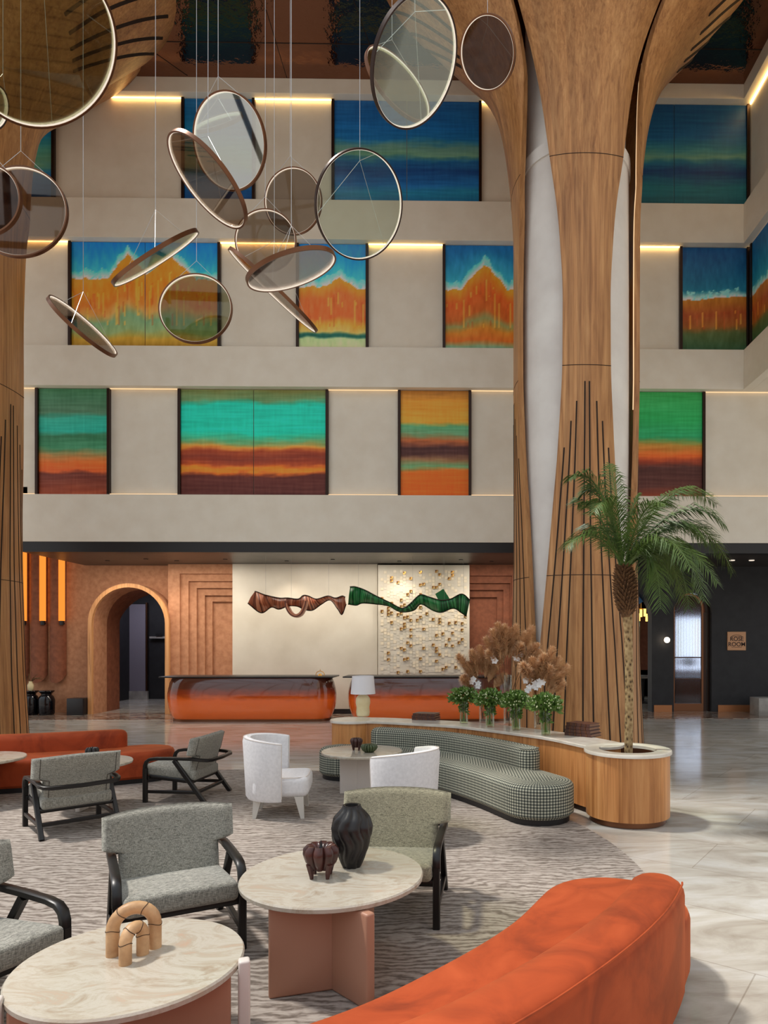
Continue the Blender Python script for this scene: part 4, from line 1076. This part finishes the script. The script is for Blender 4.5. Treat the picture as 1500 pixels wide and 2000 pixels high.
pod('pod_vessel', 'dark red ribbed pod vessel on feet beside the black vase', at(627, 1712, z=.49), .095, .17, M['brownvase'])
pod('pod_vessel', 'small dark ribbed pod vase on the white based table', at(696, 1465, z=.49), .072, .14, M['brownvase'], spike=False)
pod('ribbed_bowl', 'low moss green ribbed bowl on the white based table', at(721, 1469, z=.49), .095, .09, M['greenvase'], 16, False, False)
pod('pod_vessel', 'black ribbed pod vase peeking over the lounge chair on the far left table', at(180, 1488, z=.49), .068, .15, M['blackvase'])
pod('ribbed_bowl', 'low black ribbed bowl peeking over the lounge chair on the far left table', at(152, 1492, z=.49), .09, .08, M['blackvase'], 16, False, False)
# clay arches
p = at(262, 1872, z=.44)
def arch_sc(label, p, rz, w, h, r):
    t = thing('arch_sculpture', label, 'sculpture', p, rz); P = []
    hz = h-w-r
    P = [(-w, 0, 0), (-w, 0, hz*.5), (-w, 0, hz)]+[(-w*math.cos(a), 0, hz+w*math.sin(a)) for a in [PI*i/14 for i in range(1, 14)]]+[(w, 0, hz), (w, 0, hz*.5), (w, 0, 0)]
    mb = MB(); mb.tube(P, r, 20); mb.build('arch_tube', M['clay'], t)
    for i in (2, 6, 11, 16):
        if i >= len(P)-1: continue
        q, q2 = Vector(P[i]), Vector(P[i+1]); tg = (q2-q).normalized(); rf = Vector((0, 1, 0)); b = tg.cross(rf)
        loop = [q+(rf*math.cos(a)+b*math.sin(a))*(r+.0008)+tg*.005*math.sin(2*a+i) for a in [2*PI*k/20 for k in range(21)]]
        mb = MB(); mb.tube(loop, .0016, 4); mb.build('crack', M['crack'], t)
arch_sc('larger clay arch sculpture on the bottom left travertine table', at(262, 1858, z=.44), math.radians(28), .078, .205, .026)
arch_sc('smaller clay arch standing under the larger clay arch', at(262, 1873, z=.44), math.radians(72), .046, .150, .024)

# ------------------------------------------------------------------ reception desks
def desk(x0, x1, yfront, label):
    Yc_ = at(500, 1411, z=0).y+.5; X0, X1 = wx(x0, Yc_), wx(x1, Yc_); c = Vector(((X0+X1)/2, Yc_, 0)); hL = (X1-X0)/2
    t = thing('reception_desk', label, 'desk', c)
    path = [Vector((-hL+.5+(2*hL-1)*i/6, 0, 0)) for i in range(7)]
    mb = MB(); stad_loft(mb, path, .5, [(.12, .0), (.12, .05)], cap0=True); mb.build('kick_plate', M['bronze'], t)
    mb = MB(); prof = [(.13, .05)]+[(.13-.13*math.sin(PI*min(1, v)*.5)**.8, .05+.45*v) for v in (.1, .25, .45, .7, 1)]+[(.0, .6), (.02, .72), (.05, .84), (.09, .93), (.11, .955)]
    stad_loft(mb, path, .5, prof, cap0=True); mb.build('desk_body', M['desk'], t)
    mb = MB(); mb.rbox(-hL-.06, hL+.0, -.42, .42, .955, .985, .01, 2); mb.build('counter', M['black'], t)
    return t, c
_, dc = desk(330, 657, 1411, 'glossy orange and brown rounded reception desk, left one')
_, dc2 = desk(680, 1007, 1411, 'glossy orange and brown rounded reception desk behind the console lamp')
p = at(617, 1322, z=.985); t = thing('desk_bell', 'tiny brass ornament standing on the left reception desk', 'bell', (p.x, dc.y-.1, .985))
mb = MB(); mb.tube([(-.09, 0, 0), (-.09, 0, .05), (-.06, 0, .09), (0, 0, .11), (.06, 0, .09), (.09, 0, .05), (.09, 0, 0)], .008, 6); mb.lathe([(.05, 0), (.045, .02), (.01, .05)], 12); mb.tube([(0, 0, .11), (0, 0, .15)], .006, 6); mb.build('body', M['gold'], t)

# ------------------------------------------------------------------ ribbons
def ribbon(label, pts, mat, Y0, wires):
    # pts: (px_top, py_top, px_bot, py_bot, dy)
    A = spline([at(a, b, Y=Y0+d)for a, b, c, e, d in pts], 6); B = spline([at(c, e, Y=Y0+d+.12) for a, b, c, e, d in pts], 6)
    base = Vector((sum(p.x for p in A)/len(A), Y0, min(p.z for p in B))); t = thing('ribbon_sculpture', label, 'sculpture', base)
    mb = MB(); rings = []
    for i, (a, b) in enumerate(zip(A, B)):
        m = (a+b)/2; rings.append([a, a.lerp(b, .5)+Vector((0, -.05, 0)), b, b+Vector((0, .012, 0)), a.lerp(b, .5)+Vector((0, -.035, 0)), a+Vector((0, .012, 0))])
    mb.ring(rings, True, True, True, 0)
    acc = 0
    nr_ = 6; fi = 0
    for i in range(len(rings)-1):
        L = (A[i+1]-A[i]).length
        for k_ in range(nr_): mb.uv[fi] = [(acc, 0), (acc, 1), (acc+L, 1), (acc+L, 0)]; fi += 1
        acc += L
    mb.build('ribbon', mat, t, world=True, auto=False)
    mb = MB()
    for ln in (A, B): mb.tube(ln, .012, 5)
    mb.build('edge_rod', M['groove'], t, world=True)
    if len(wires) == 3:
        mb = MB(); mb.bar(spline([at(a, b, Y=Y0-.04) for a, b in ((560, 1174), (562, 1186), (569, 1198), (579, 1203), (589, 1198), (596, 1184), (598, 1174))], 5), .22, .075, (0, 1, 0)); mb.build('loop', mat, t, world=True)
    for px, py in wires:
        q = at(px, py, Y=Y0); mb = MB(); mb.tube([q, Vector((q.x, q.y, ZS-.002))], .0025, 4); mb.build('wire', M['marblebox'], t, world=True)
ribbon('brown striped ribbon sculpture hanging above the left desk', [(498, 1155, 484, 1178, 0), (502, 1156, 510, 1197, .1), (518, 1162, 530, 1186, .3), (545, 1168, 545, 1190, .1), (562, 1168, 562, 1184, -.2), (582, 1170, 580, 1184, -.1), (592, 1163, 594, 1190, .1), (602, 1164, 610, 1192, .3), (618, 1170, 628, 1180, .5), (640, 1164, 645, 1172, .3), (655, 1168, 660, 1190, .1), (668, 1164, 668, 1200, 0), (674, 1166, 676, 1180, -.1)], M['ribbon_brown'], 14.95, [(519, 1162), (569, 1167), (642, 1164)])
ribbon('green striped ribbon sculpture hanging across the mosaic panel', [(684, 1146, 680, 1180, 0), (694, 1146, 696, 1182, .2), (712, 1152, 708, 1178, .1), (735, 1164, 735, 1180, -.2), (760, 1176, 760, 1184, -.3), (785, 1188, 782, 1195, -.1), (800, 1180, 808, 1192, .1), (820, 1162, 822, 1180, .3), (838, 1166, 845, 1192, .2), (860, 1172, 862, 1196, 0), (880, 1170, 885, 1188, -.1), (902, 1160, 900, 1196, 0), (918, 1172, 911, 1204, .1)], M['ribbon_green'], 14.95, [(700, 1148), (806, 1178), (868, 1172), (905, 1160)])
t = thing('ribbon_sculpture', 'small green folded leaf of the ribbon above the mosaic', 'sculpture', at(866, 1170, Y=15.1))
mb = MB(); mb.add([at(850, 1160, Y=15.05)-t.location, at(866, 1150, Y=15.1)-t.location, at(880, 1172, Y=15.1)-t.location, at(856, 1172, Y=15.05)-t.location], [(0, 1, 2, 3)]); b_ = [v+Vector((0, .012, 0)) for v in mb.v]; mb.add(b_, [(3, 2, 1, 0)]); mb.f += [[0, 1, 5, 4], [1, 2, 6, 5], [2, 3, 7, 6], [3, 0, 4, 7]]; mb.mi += [0]*4; mb.sm += [False]*4
mb.build('ribbon', M['ribbon_green'], t)
mb = MB(); mb.tube([(0, 0, .02), (0, 0, ZS-.002-t.location.z)], .0025, 4); mb.build('wire', M['marblebox'], t)

# ------------------------------------------------------------------ console lamp, books, flowers
p = at(709, 1399, z=HCN); t = thing('table_lamp', 'cream ceramic lamp with white drum shade at the left end of the console', 'lamp', p)
mb = MB(); mb.lathe([(.07, 0), (.085, .01), (.092, .06), (.085, .13), (.098, .19), (.095, .25), (.07, .29), (.02, .31)], 32, fn=lambda r, z, a: r*(1+.05*math.sin(2*a+z*9))); mb.build('lamp_base', M['cream'], t)
mb = MB(); mb.tube([(0, 0, .3), (0, 0, .42)], .01, 8); mb.build('stem', M['gold'], t)
mb = MB(); mb.lathe([(.172, .315), (.150, .565), (.147, .565), (.168, .315)], 48, cap0=False, cap1=False); mb.build('lamp_shade', M['shade'], t)
def book(p, rz, w_, d_, h_, label, group, cov=M['leather']):
    t = thing('book', label, 'book', p, rz, group)
    mb = MB(); mb.box(-w_/2, w_/2, -d_/2, d_/2, 0, .005); mb.box(-w_/2, w_/2, -d_/2, d_/2, h_-.005, h_); mb.box(-w_/2, w_/2, -d_/2-.004, -d_/2+.002, 0, h_); mb.build('cover', cov, t)
    mb = MB(); mb.box(-w_/2+.008, w_/2-.008, -d_/2+.004, d_/2-.008, .005, h_-.005); mb.build('pages', M['pages'], t)
    for i in range(4): mb = MB(); x = -w_/2+w_*(.18+.21*i); mb.box(x, x+.012, -d_/2-.007, -d_/2-.003, .002, h_-.002); mb.build('spine_band', M['bronze'], t)
p = at(1139, 1436, z=HCN)
for i in range(4): book(p+Vector((random.uniform(-.006, .006), random.uniform(-.006, .006), i*.036)), -.72+random.uniform(-.05, .05), .33-.01*i, .23-.008*i, .034, 'brown leather book in the stack beside the planter, %s' % ('bottom of four', 'second from bottom', 'third from bottom', 'topmost')[i], 'books stacked beside the planter')
p = at(833, 1405, z=HCN)
for i in range(3): book(p+Vector((random.uniform(-.006, .006), 0, i*.030)), -.35+random.uniform(-.04, .04), .33-.01*i, .22, .028, 'brown leather book in the stack near the console lamp, %s' % ('bottom one', 'middle one', 'topmost')[i], 'books stacked near the console lamp')

def glass_cyl(p, r, h, label, water=.6):
    t = thing('glass_vase', label, 'vase', p, group='clear glass cylinder vases')
    mb = MB(); mb.lathe([(r, 0), (r, h), (r-.004, h), (r-.004, .012)], 28, cap1=True, cap0=True); mb.build('glass', M['glass_clear'], t)
    if water: mb = MB(); mb.lathe([(r-.006, .014), (r-.006, h*water)], 24); mb.build('water', M['water'], t)
def bouquet(p, h, R, label, seed):
    rnd = random.Random(seed); t = thing('flower_bouquet', label, 'flowers', p)
    mb = MB()
    for i in range(16):
        a = rnd.uniform(0, 2*PI); rr = rnd.uniform(0, .03)
        mb.tube([(rr*math.cos(a+2.6), rr*math.sin(a+2.6), .02), (0, 0, h*.6), (rr*1.8*math.cos(a), rr*1.8*math.sin(a), h*1.15)], .003, 4)
    mb.build('stems', M['stem'], t)
    mb = MB(); mf = MB()
    for i in range(1100):
        a = rnd.uniform(0, 2*PI); el = rnd.uniform(-.6, 1.5); d = Vector((math.cos(a)*math.cos(el), math.sin(a)*math.cos(el), math.sin(el)*.62)); q = Vector((0, 0, h*1.12))+d*R*rnd.uniform(.35, 1.0)
        if i % 4 == 0: q = Vector((d.x*.03, d.y*.03, rnd.uniform(h*.45, h*1.1)))
        dd = (d+Vector((rnd.uniform(-.6, .6), rnd.uniform(-.6, .6), rnd.uniform(-.4, .6)))).normalized(); sd = dd.cross(Vector((rnd.uniform(-1, 1), rnd.uniform(-1, 1), rnd.uniform(-1, 1)))).normalized()
        L = rnd.uniform(.035, .07)
        mb.add([q, q+dd*L*.5+sd*L*.26, q+dd*L, q+dd*L*.5-sd*L*.26], [(0, 1, 2, 3)])
    for i in range(110):
        a = rnd.uniform(0, 2*PI); el = rnd.uniform(-.2, 1.5); d = Vector((math.cos(a)*math.cos(el), math.sin(a)*math.cos(el), math.sin(el)*.66)); q = Vector((0, 0, h*1.12))+d*R*rnd.uniform(.85, 1.05)
        r = rnd.uniform(.006, .010); mf.lathe([(.001, -r), (r, -r*.2), (r*.8, r*.7), (.001, r*1.4)], 6, q)
    mb.build('leaves', M['bouquet'], t); mf.build('blossoms', M['bud'], t)
def pampas(p, h0, plumes, label, seed):
    rnd = random.Random(seed); t = thing('pampas_arrangement', label, 'dried flowers', p)
    for (dx, dz, dy, L) in plumes:
        tip = Vector((dx, dy, dz)); b0 = Vector((rnd.uniform(-.02, .02), rnd.uniform(-.02, .02), .03)); ctl = Vector((dx*.25, dy*.25, h0+(dz-h0)*.35))
        P = [b0*(1-s)**2+ctl*2*s*(1-s)+tip*s*s for s in [i/20 for i in range(21)]]
        mb = MB(); mb.tube(P, .003, 4, 1)
        for i in range(1700):
            s = 1-rnd.random()*L; k_ = min(19, int(s*20)); q = P[k_].lerp(P[k_+1], s*20-k_); tg = (P[k_+1]-P[k_]).normalized()
            f = (1-s)/L; wd = .095*math.sin(PI*min(1, .12+f*.9))**.7
            d = Vector((rnd.gauss(0, 1), rnd.gauss(0, 1), rnd.gauss(0, 1))); d = (d-tg*d.dot(tg)).normalized()
            e = q+d*wd*rnd.uniform(.25, 1.25)+tg*rnd.uniform(.02, .07)+Vector((0, 0, -.01)); sd = tg.cross(d)*.0036
            mb.add([q-sd*.4, q+sd*.4, q.lerp(e, .6)+sd, e, q.lerp(e, .6)-sd], [(0, 1, 2, 4), (4, 2, 3)], 0)
        mb.build('plume', [M['pampas'], M['husk']], t)
    return t
def orchid(t, pts, seed):
    rnd = random.Random(seed); mb = MB()
    for q in pts:
        q = Vector(q)
        for j in range(3):
            c = q+Vector((rnd.uniform(-.03, .03), rnd.uniform(-.03, .01), rnd.uniform(-.03, .03)))
            for i in range(5):
                a = 2*PI*i/5+rnd.random()*.4; d = Vector((math.cos(a), -.3, math.sin(a))).normalized(); s_ = Vector((-math.sin(a), 0, math.cos(a)))
                mb.add([c, c+d*.022+s_*.018, c+d*.044, c+d*.022-s_*.018], [(0, 1, 2, 3)])
    mb.build('orchid_blossoms', M['orchid'], t)
V4 = [(906, 1413, 'leftmost of the four'), (957, 1420, 'second from the left'), (1008, 1426, 'third from the left'), (1066, 1436, 'rightmost, nearest the books')]
for i, (px, py, w_) in enumerate(V4):
    p = at(px, py, z=HCN); yy = (p-EYE).dot(FWD); h = 50*yy/F; h = .30 if i else .27
    glass_cyl(p, .055, .29, 'clear glass vase holding green stems on the console, '+w_)
    bouquet(p+Vector((0, 0, .013)), .28, .185, 'green bouquet with small ivory buds on the console, '+w_, 20+i)
def pl(px, py, yy, base):        # plume tip offsets from pixel
    q = EYE+(FWD+RGT*((px-CX)/F)+UP*((CY-py)/F))*yy-base; return (q.x, q.z)
def arr(pxb, pyb, tips, label, seed, hv, orch):
    b = at(pxb, pyb, z=HCN); yy = (b-EYE).dot(FWD)
    glass_cyl(b, .055, hv, 'clear glass vase holding '+label.split(' in ')[0], 0)
    pls = []
    rnd = random.Random(seed)
    for (x, y) in tips:
        q = pl(x, y, yy, b); pls.append((q[0], q[1], rnd.uniform(-.12, .10), .42))
    t = pampas(b+Vector((0, 0, .013)), hv, pls, label, seed)
    orchid(t, [(lambda q: (q[0], -.07, q[1]))(pl(x, y, yy, b)) for x, y in orch], seed)
    return t
arr(944, 1411, [(897, 1283), (905, 1325), (922, 1275), (938, 1268), (952, 1282), (965, 1300), (975, 1290), (915, 1300), (985, 1322)], 'short pampas plumes in the left group on the console', 41, .36, [(922, 1330), (930, 1338)])
arr(992, 1414, [(950, 1250), (962, 1235), (972, 1222), (985, 1226), (998, 1234), (1008, 1226), (1040, 1228), (1046, 1262), (1025, 1240), (1050, 1275), (955, 1275), (975, 1250), (1015, 1262), (1035, 1285)], 'tall pampas plumes in the centre of the console display', 42, .62, [(965, 1290), (1005, 1285), (1012, 1278)])
arr(1052, 1422, [(1020, 1300), (1040, 1290), (1060, 1283), (1078, 1270), (1092, 1290), (1108, 1305), (1088, 1320), (1050, 1300), (1070, 1305), (1030, 1320), (1097, 1335)], 'pampas plumes in the right group on the console', 43, .36, [(1030, 1328), (1042, 1340), (1055, 1335), (1028, 1345)])

# ------------------------------------------------------------------ far left objects
for px, lb in ((91, 'glossy black urn by the fluted wall, the right one'), (60, 'glossy black urn beside the wooden tree, the left one')):
    p = at(px, 1396, z=0); t = thing('floor_urn', lb, 'urn', p, group='black floor urns')
    mb = MB(); mb.lathe([(.15, 0), (.17, .04), (.175, .36), (.15, .44), (.11, .48), (.11, .50), (.17, .56), (.165, .58), (.02, .57)], 32, fn=lambda r, z, a: r*(1+(.03*abs(math.sin(6*a)) if z < .42 else 0))); mb.build('body', plain('gloss_black', rgb(14, 14, 20), .1) if px == 91 else D.materials['gloss_black'], t)
p = at(60, 1396, z=0); t = thing('dried_branch_vase', 'pale vase with a brown dried branch standing on the left urn', 'vase', p+Vector((0, 0, .57)))
mb = MB(); mb.lathe([(.03, 0), (.06, .04), (.07, .14), (.04, .2), (.045, .23)], 20); mb.build('vase_body', M['cream'], t)
mb = MB()
for dx, dz in ((.25, .33), (.3, .26), (-.05, .42), (.16, .4), (.34, .3)): mb.tube([(0, 0, .2), (dx*.4, -.03, .3), (dx, 0, dz)], [.006, .012, .004], 5)
mb.build('branch', M['husk'], t)
p = at(153, 1396, z=0); mb = MB(); mb.rbox(-.19, .19, -.16, .16, 0, .40, .006, 2); o = mb.build('storage_cube', M['black'], label='small black box standing against the wall left of the arch', cat='box'); o.location = p

# ------------------------------------------------------------------ hoops
def ellipse_pose(cx, cy, a, b, dirx, diry, depth, flip=False):
    # image ellipse -> circle in space (one of two solutions)
    d = np.array([dirx, diry], float); d /= np.linalg.norm(d); e = np.array([-d[1], d[0]])
    T = []
    c = np.array([(cx-CX)/F, (CY-cy)/F]); d2 = np.array([d[0], -d[1]]); e2 = np.array([e[0], -e[1]])
    A = np.outer(d2, d2)/(a/F)**2+np.outer(e2, e2)/(b/F)**2
    Q = np.zeros((3, 3)); Q[:2, :2] = A; Q[:2, 2] = -A@c; Q[2, :2] = -A@c; Q[2, 2] = c@A@c-1
    wv, V = np.linalg.eigh(Q); l3, l2, l1 = wv; e3, e1 = V[:, 0], V[:, 2]
    g = math.sqrt((l1-l2)/(l1-l3)); h = math.sqrt((l2-l3)/(l1-l3))
    n = g*e1+(-1 if flip else 1)*h*e3
    ctr = np.linalg.solve(Q, n); ctr = ctr/ctr[2]*depth
    p = np.array([c[0]+d2[0]*a/F, c[1]+d2[1]*a/F, 1.0]); tt = (n@ctr)/(n@p); r = np.linalg.norm(tt*p-ctr)
    tw = lambda v: RGT*float(v[0])+UP*float(v[1])+FWD*float(v[2])
    nn = tw(n).normalized()
    ce = EYE+tw(ctr)
    if nn.dot(EYE-ce) < 0: nn = -nn
    return ce, nn, r
HO = [ # cx cy a b dir depth flip glass  wiretop(px)  label
 (72, 78, 171, 154, (0.2, 1), 4.6, 0, 'glass_olive', 'largest hoop pendant, cut by the top left corner'),
 (-24, 390, 70, 66, (0, 1), 6.0, 0, 'glass_dark', 'dark disc hoop pendant cut by the left edge'),
 (38, 414, 95, 89, (1, .1), 6.6, 0, 'glass_brown', 'brown round hoop pendant just right of the dark one at the left edge'),
 (-12, 208, 45, 27, (0, 1), 6.4, 0, 'glass_green', 'small green hoop pendant barely showing at the left edge'),
 (405, 349, 117, 39, (.598, .803), 6.2, 1, 'glass_brown', 'steeply tilted hoop pendant with warm inner glow over the narrow blue painting'),
 (449, 275, 100, 70, (.16, 1), 6.9, 1, 'glass_mirror', 'tall oval hoop pendant mirroring the bright skylight'),
 (426, 239, 50, 10, (.95, -.31), 7.2, 1, 'glass_green', 'small nearly level hoop pendant inside the mirroring one'),
 (573, 393, 67, 56, (0, 1), 9.2, 0, 'glass_brown', 'smoked round hoop pendant left of the large clear one'),
 (519, 470, 62, 60, (.3, 1), 8.4, 0, 'glass_brown', 'smoked round hoop pendant overlapped by the tilted silver disc'),
 (700, 398, 110, 85, (0, 1), 7.2, 0, 'glass_green', 'large clear round hoop pendant in front of the wide blue painting'),
 (568, 525, 91, 34, (.955, -.30), 6.3, 0, 'glass_silver', 'broad tilted hoop pendant with silvery disc, centre of the cluster'),
 (533, 566, 119, 8, (.72, .69), 8.0, 1, 'glass_brown', 'thin edge-on hoop pendant slanting down to the right in mid cluster'),
 (303, 503, 99, 13, (.845, -.535), 6.8, 0, 'glass_olive', 'edge-on hoop pendant slanting up to the right over the mountain painting'),
 (160, 637, 89, 13, (.755, .655), 7.0, 1, 'glass_brown', 'edge-on hoop pendant slanting down to the right, lowest on the left'),
 (382, 603, 72, 68, (1, 0), 7.8, 0, 'glass_olive', 'small upright hoop pendant at the lower right corner of the mountain painting'),
 (808, 117, 137, 80, (-.2, 1), 6.0, 0, 'glass_green', 'tall large hoop pendant cut by the top edge, left of the central tree'),
 (776, 164, 91, 35, (.62, .785), 7.4, 0, 'glass_olive', 'narrow tilted hoop pendant seen through the tall large one'),
 (953, 102, 77, 54, (0, 1), 6.8, 0, 'glass_dark', 'dark smoked oval hoop pendant beside the central tree')]
ZT = ZC+.02
for (cx, cy, a, b, dr, dep, fl_, gl, lb) in HO:
    ce, nn, r = ellipse_pose(cx, cy, a, b, dr[0], dr[1], dep, bool(fl_))
    t = thing('hoop_pendant', lb, 'pendant', ce, group='hanging hoop pendants')
    q = nn.to_track_quat('Z', 'Y'); R = q.to_matrix()
    X = R @ Vector((1, 0, 0)); Yv = R @ Vector((0, 1, 0))
    def circ(rr, off, n=72): return [X*(rr*math.cos(2*PI*i/n))+Yv*(rr*math.sin(2*PI*i/n))+nn*off for i in range(n)]
    hh = .019; tk = .015
    def band(r0, r1, o0, o1):
        mb = MB(); A = [circ(r0, o0), circ(r1, o0), circ(r1, o1), circ(r0, o1), circ(r0, o0)]; mb.ring(A, True, False, False, 0, True); return mb
    band(r-tk, r, -hh, hh).build('ring', M['bronze'] if gl != 'glass_green' else M['bronze_dark'], t)
    band(r-tk-.004, r-tk+.001, -hh*.75, hh*.75).build('light_band', M['led_white'], t)
    mb = MB(); A = circ(r-tk-.004, -.003); B = circ(r-tk-.004, .003); mb.ring([A, B], True, True, True, 0, True); mb.build('glass_disc', M[gl], t)
    # suspension: highest points
    dirs = sorted([circ(r-.01, 0)[i] for i in range(72)], key=lambda v: -v.z)
    topv = dirs[0]; steep = abs(nn.z)
    ring_pts = circ(r-.01, 0); it = max(range(72), key=lambda i: ring_pts[i].z)
    if steep > .55: ids = [it, (it+24) % 72, (it+48) % 72]; ap = Vector((0, 0, r*.95))
    else: ids = [(it-9) % 72, (it+9) % 72]; ap = Vector((0, 0, ring_pts[it].z+.16))+Vector((ring_pts[it].x, ring_pts[it].y, 0))
    mb = MB()
    for i in ids: mb.tube([ring_pts[i], ap], .0022, 4)
    mb.tube([ap, Vector((ap.x, ap.y, ZT-ce.z))], .0028, 4)
    mb.build('suspension_wire', plain('steel_wire', rgb(206, 206, 206), .35, .6) if 'steel_wire' not in D.materials else D.materials['steel_wire'], t)
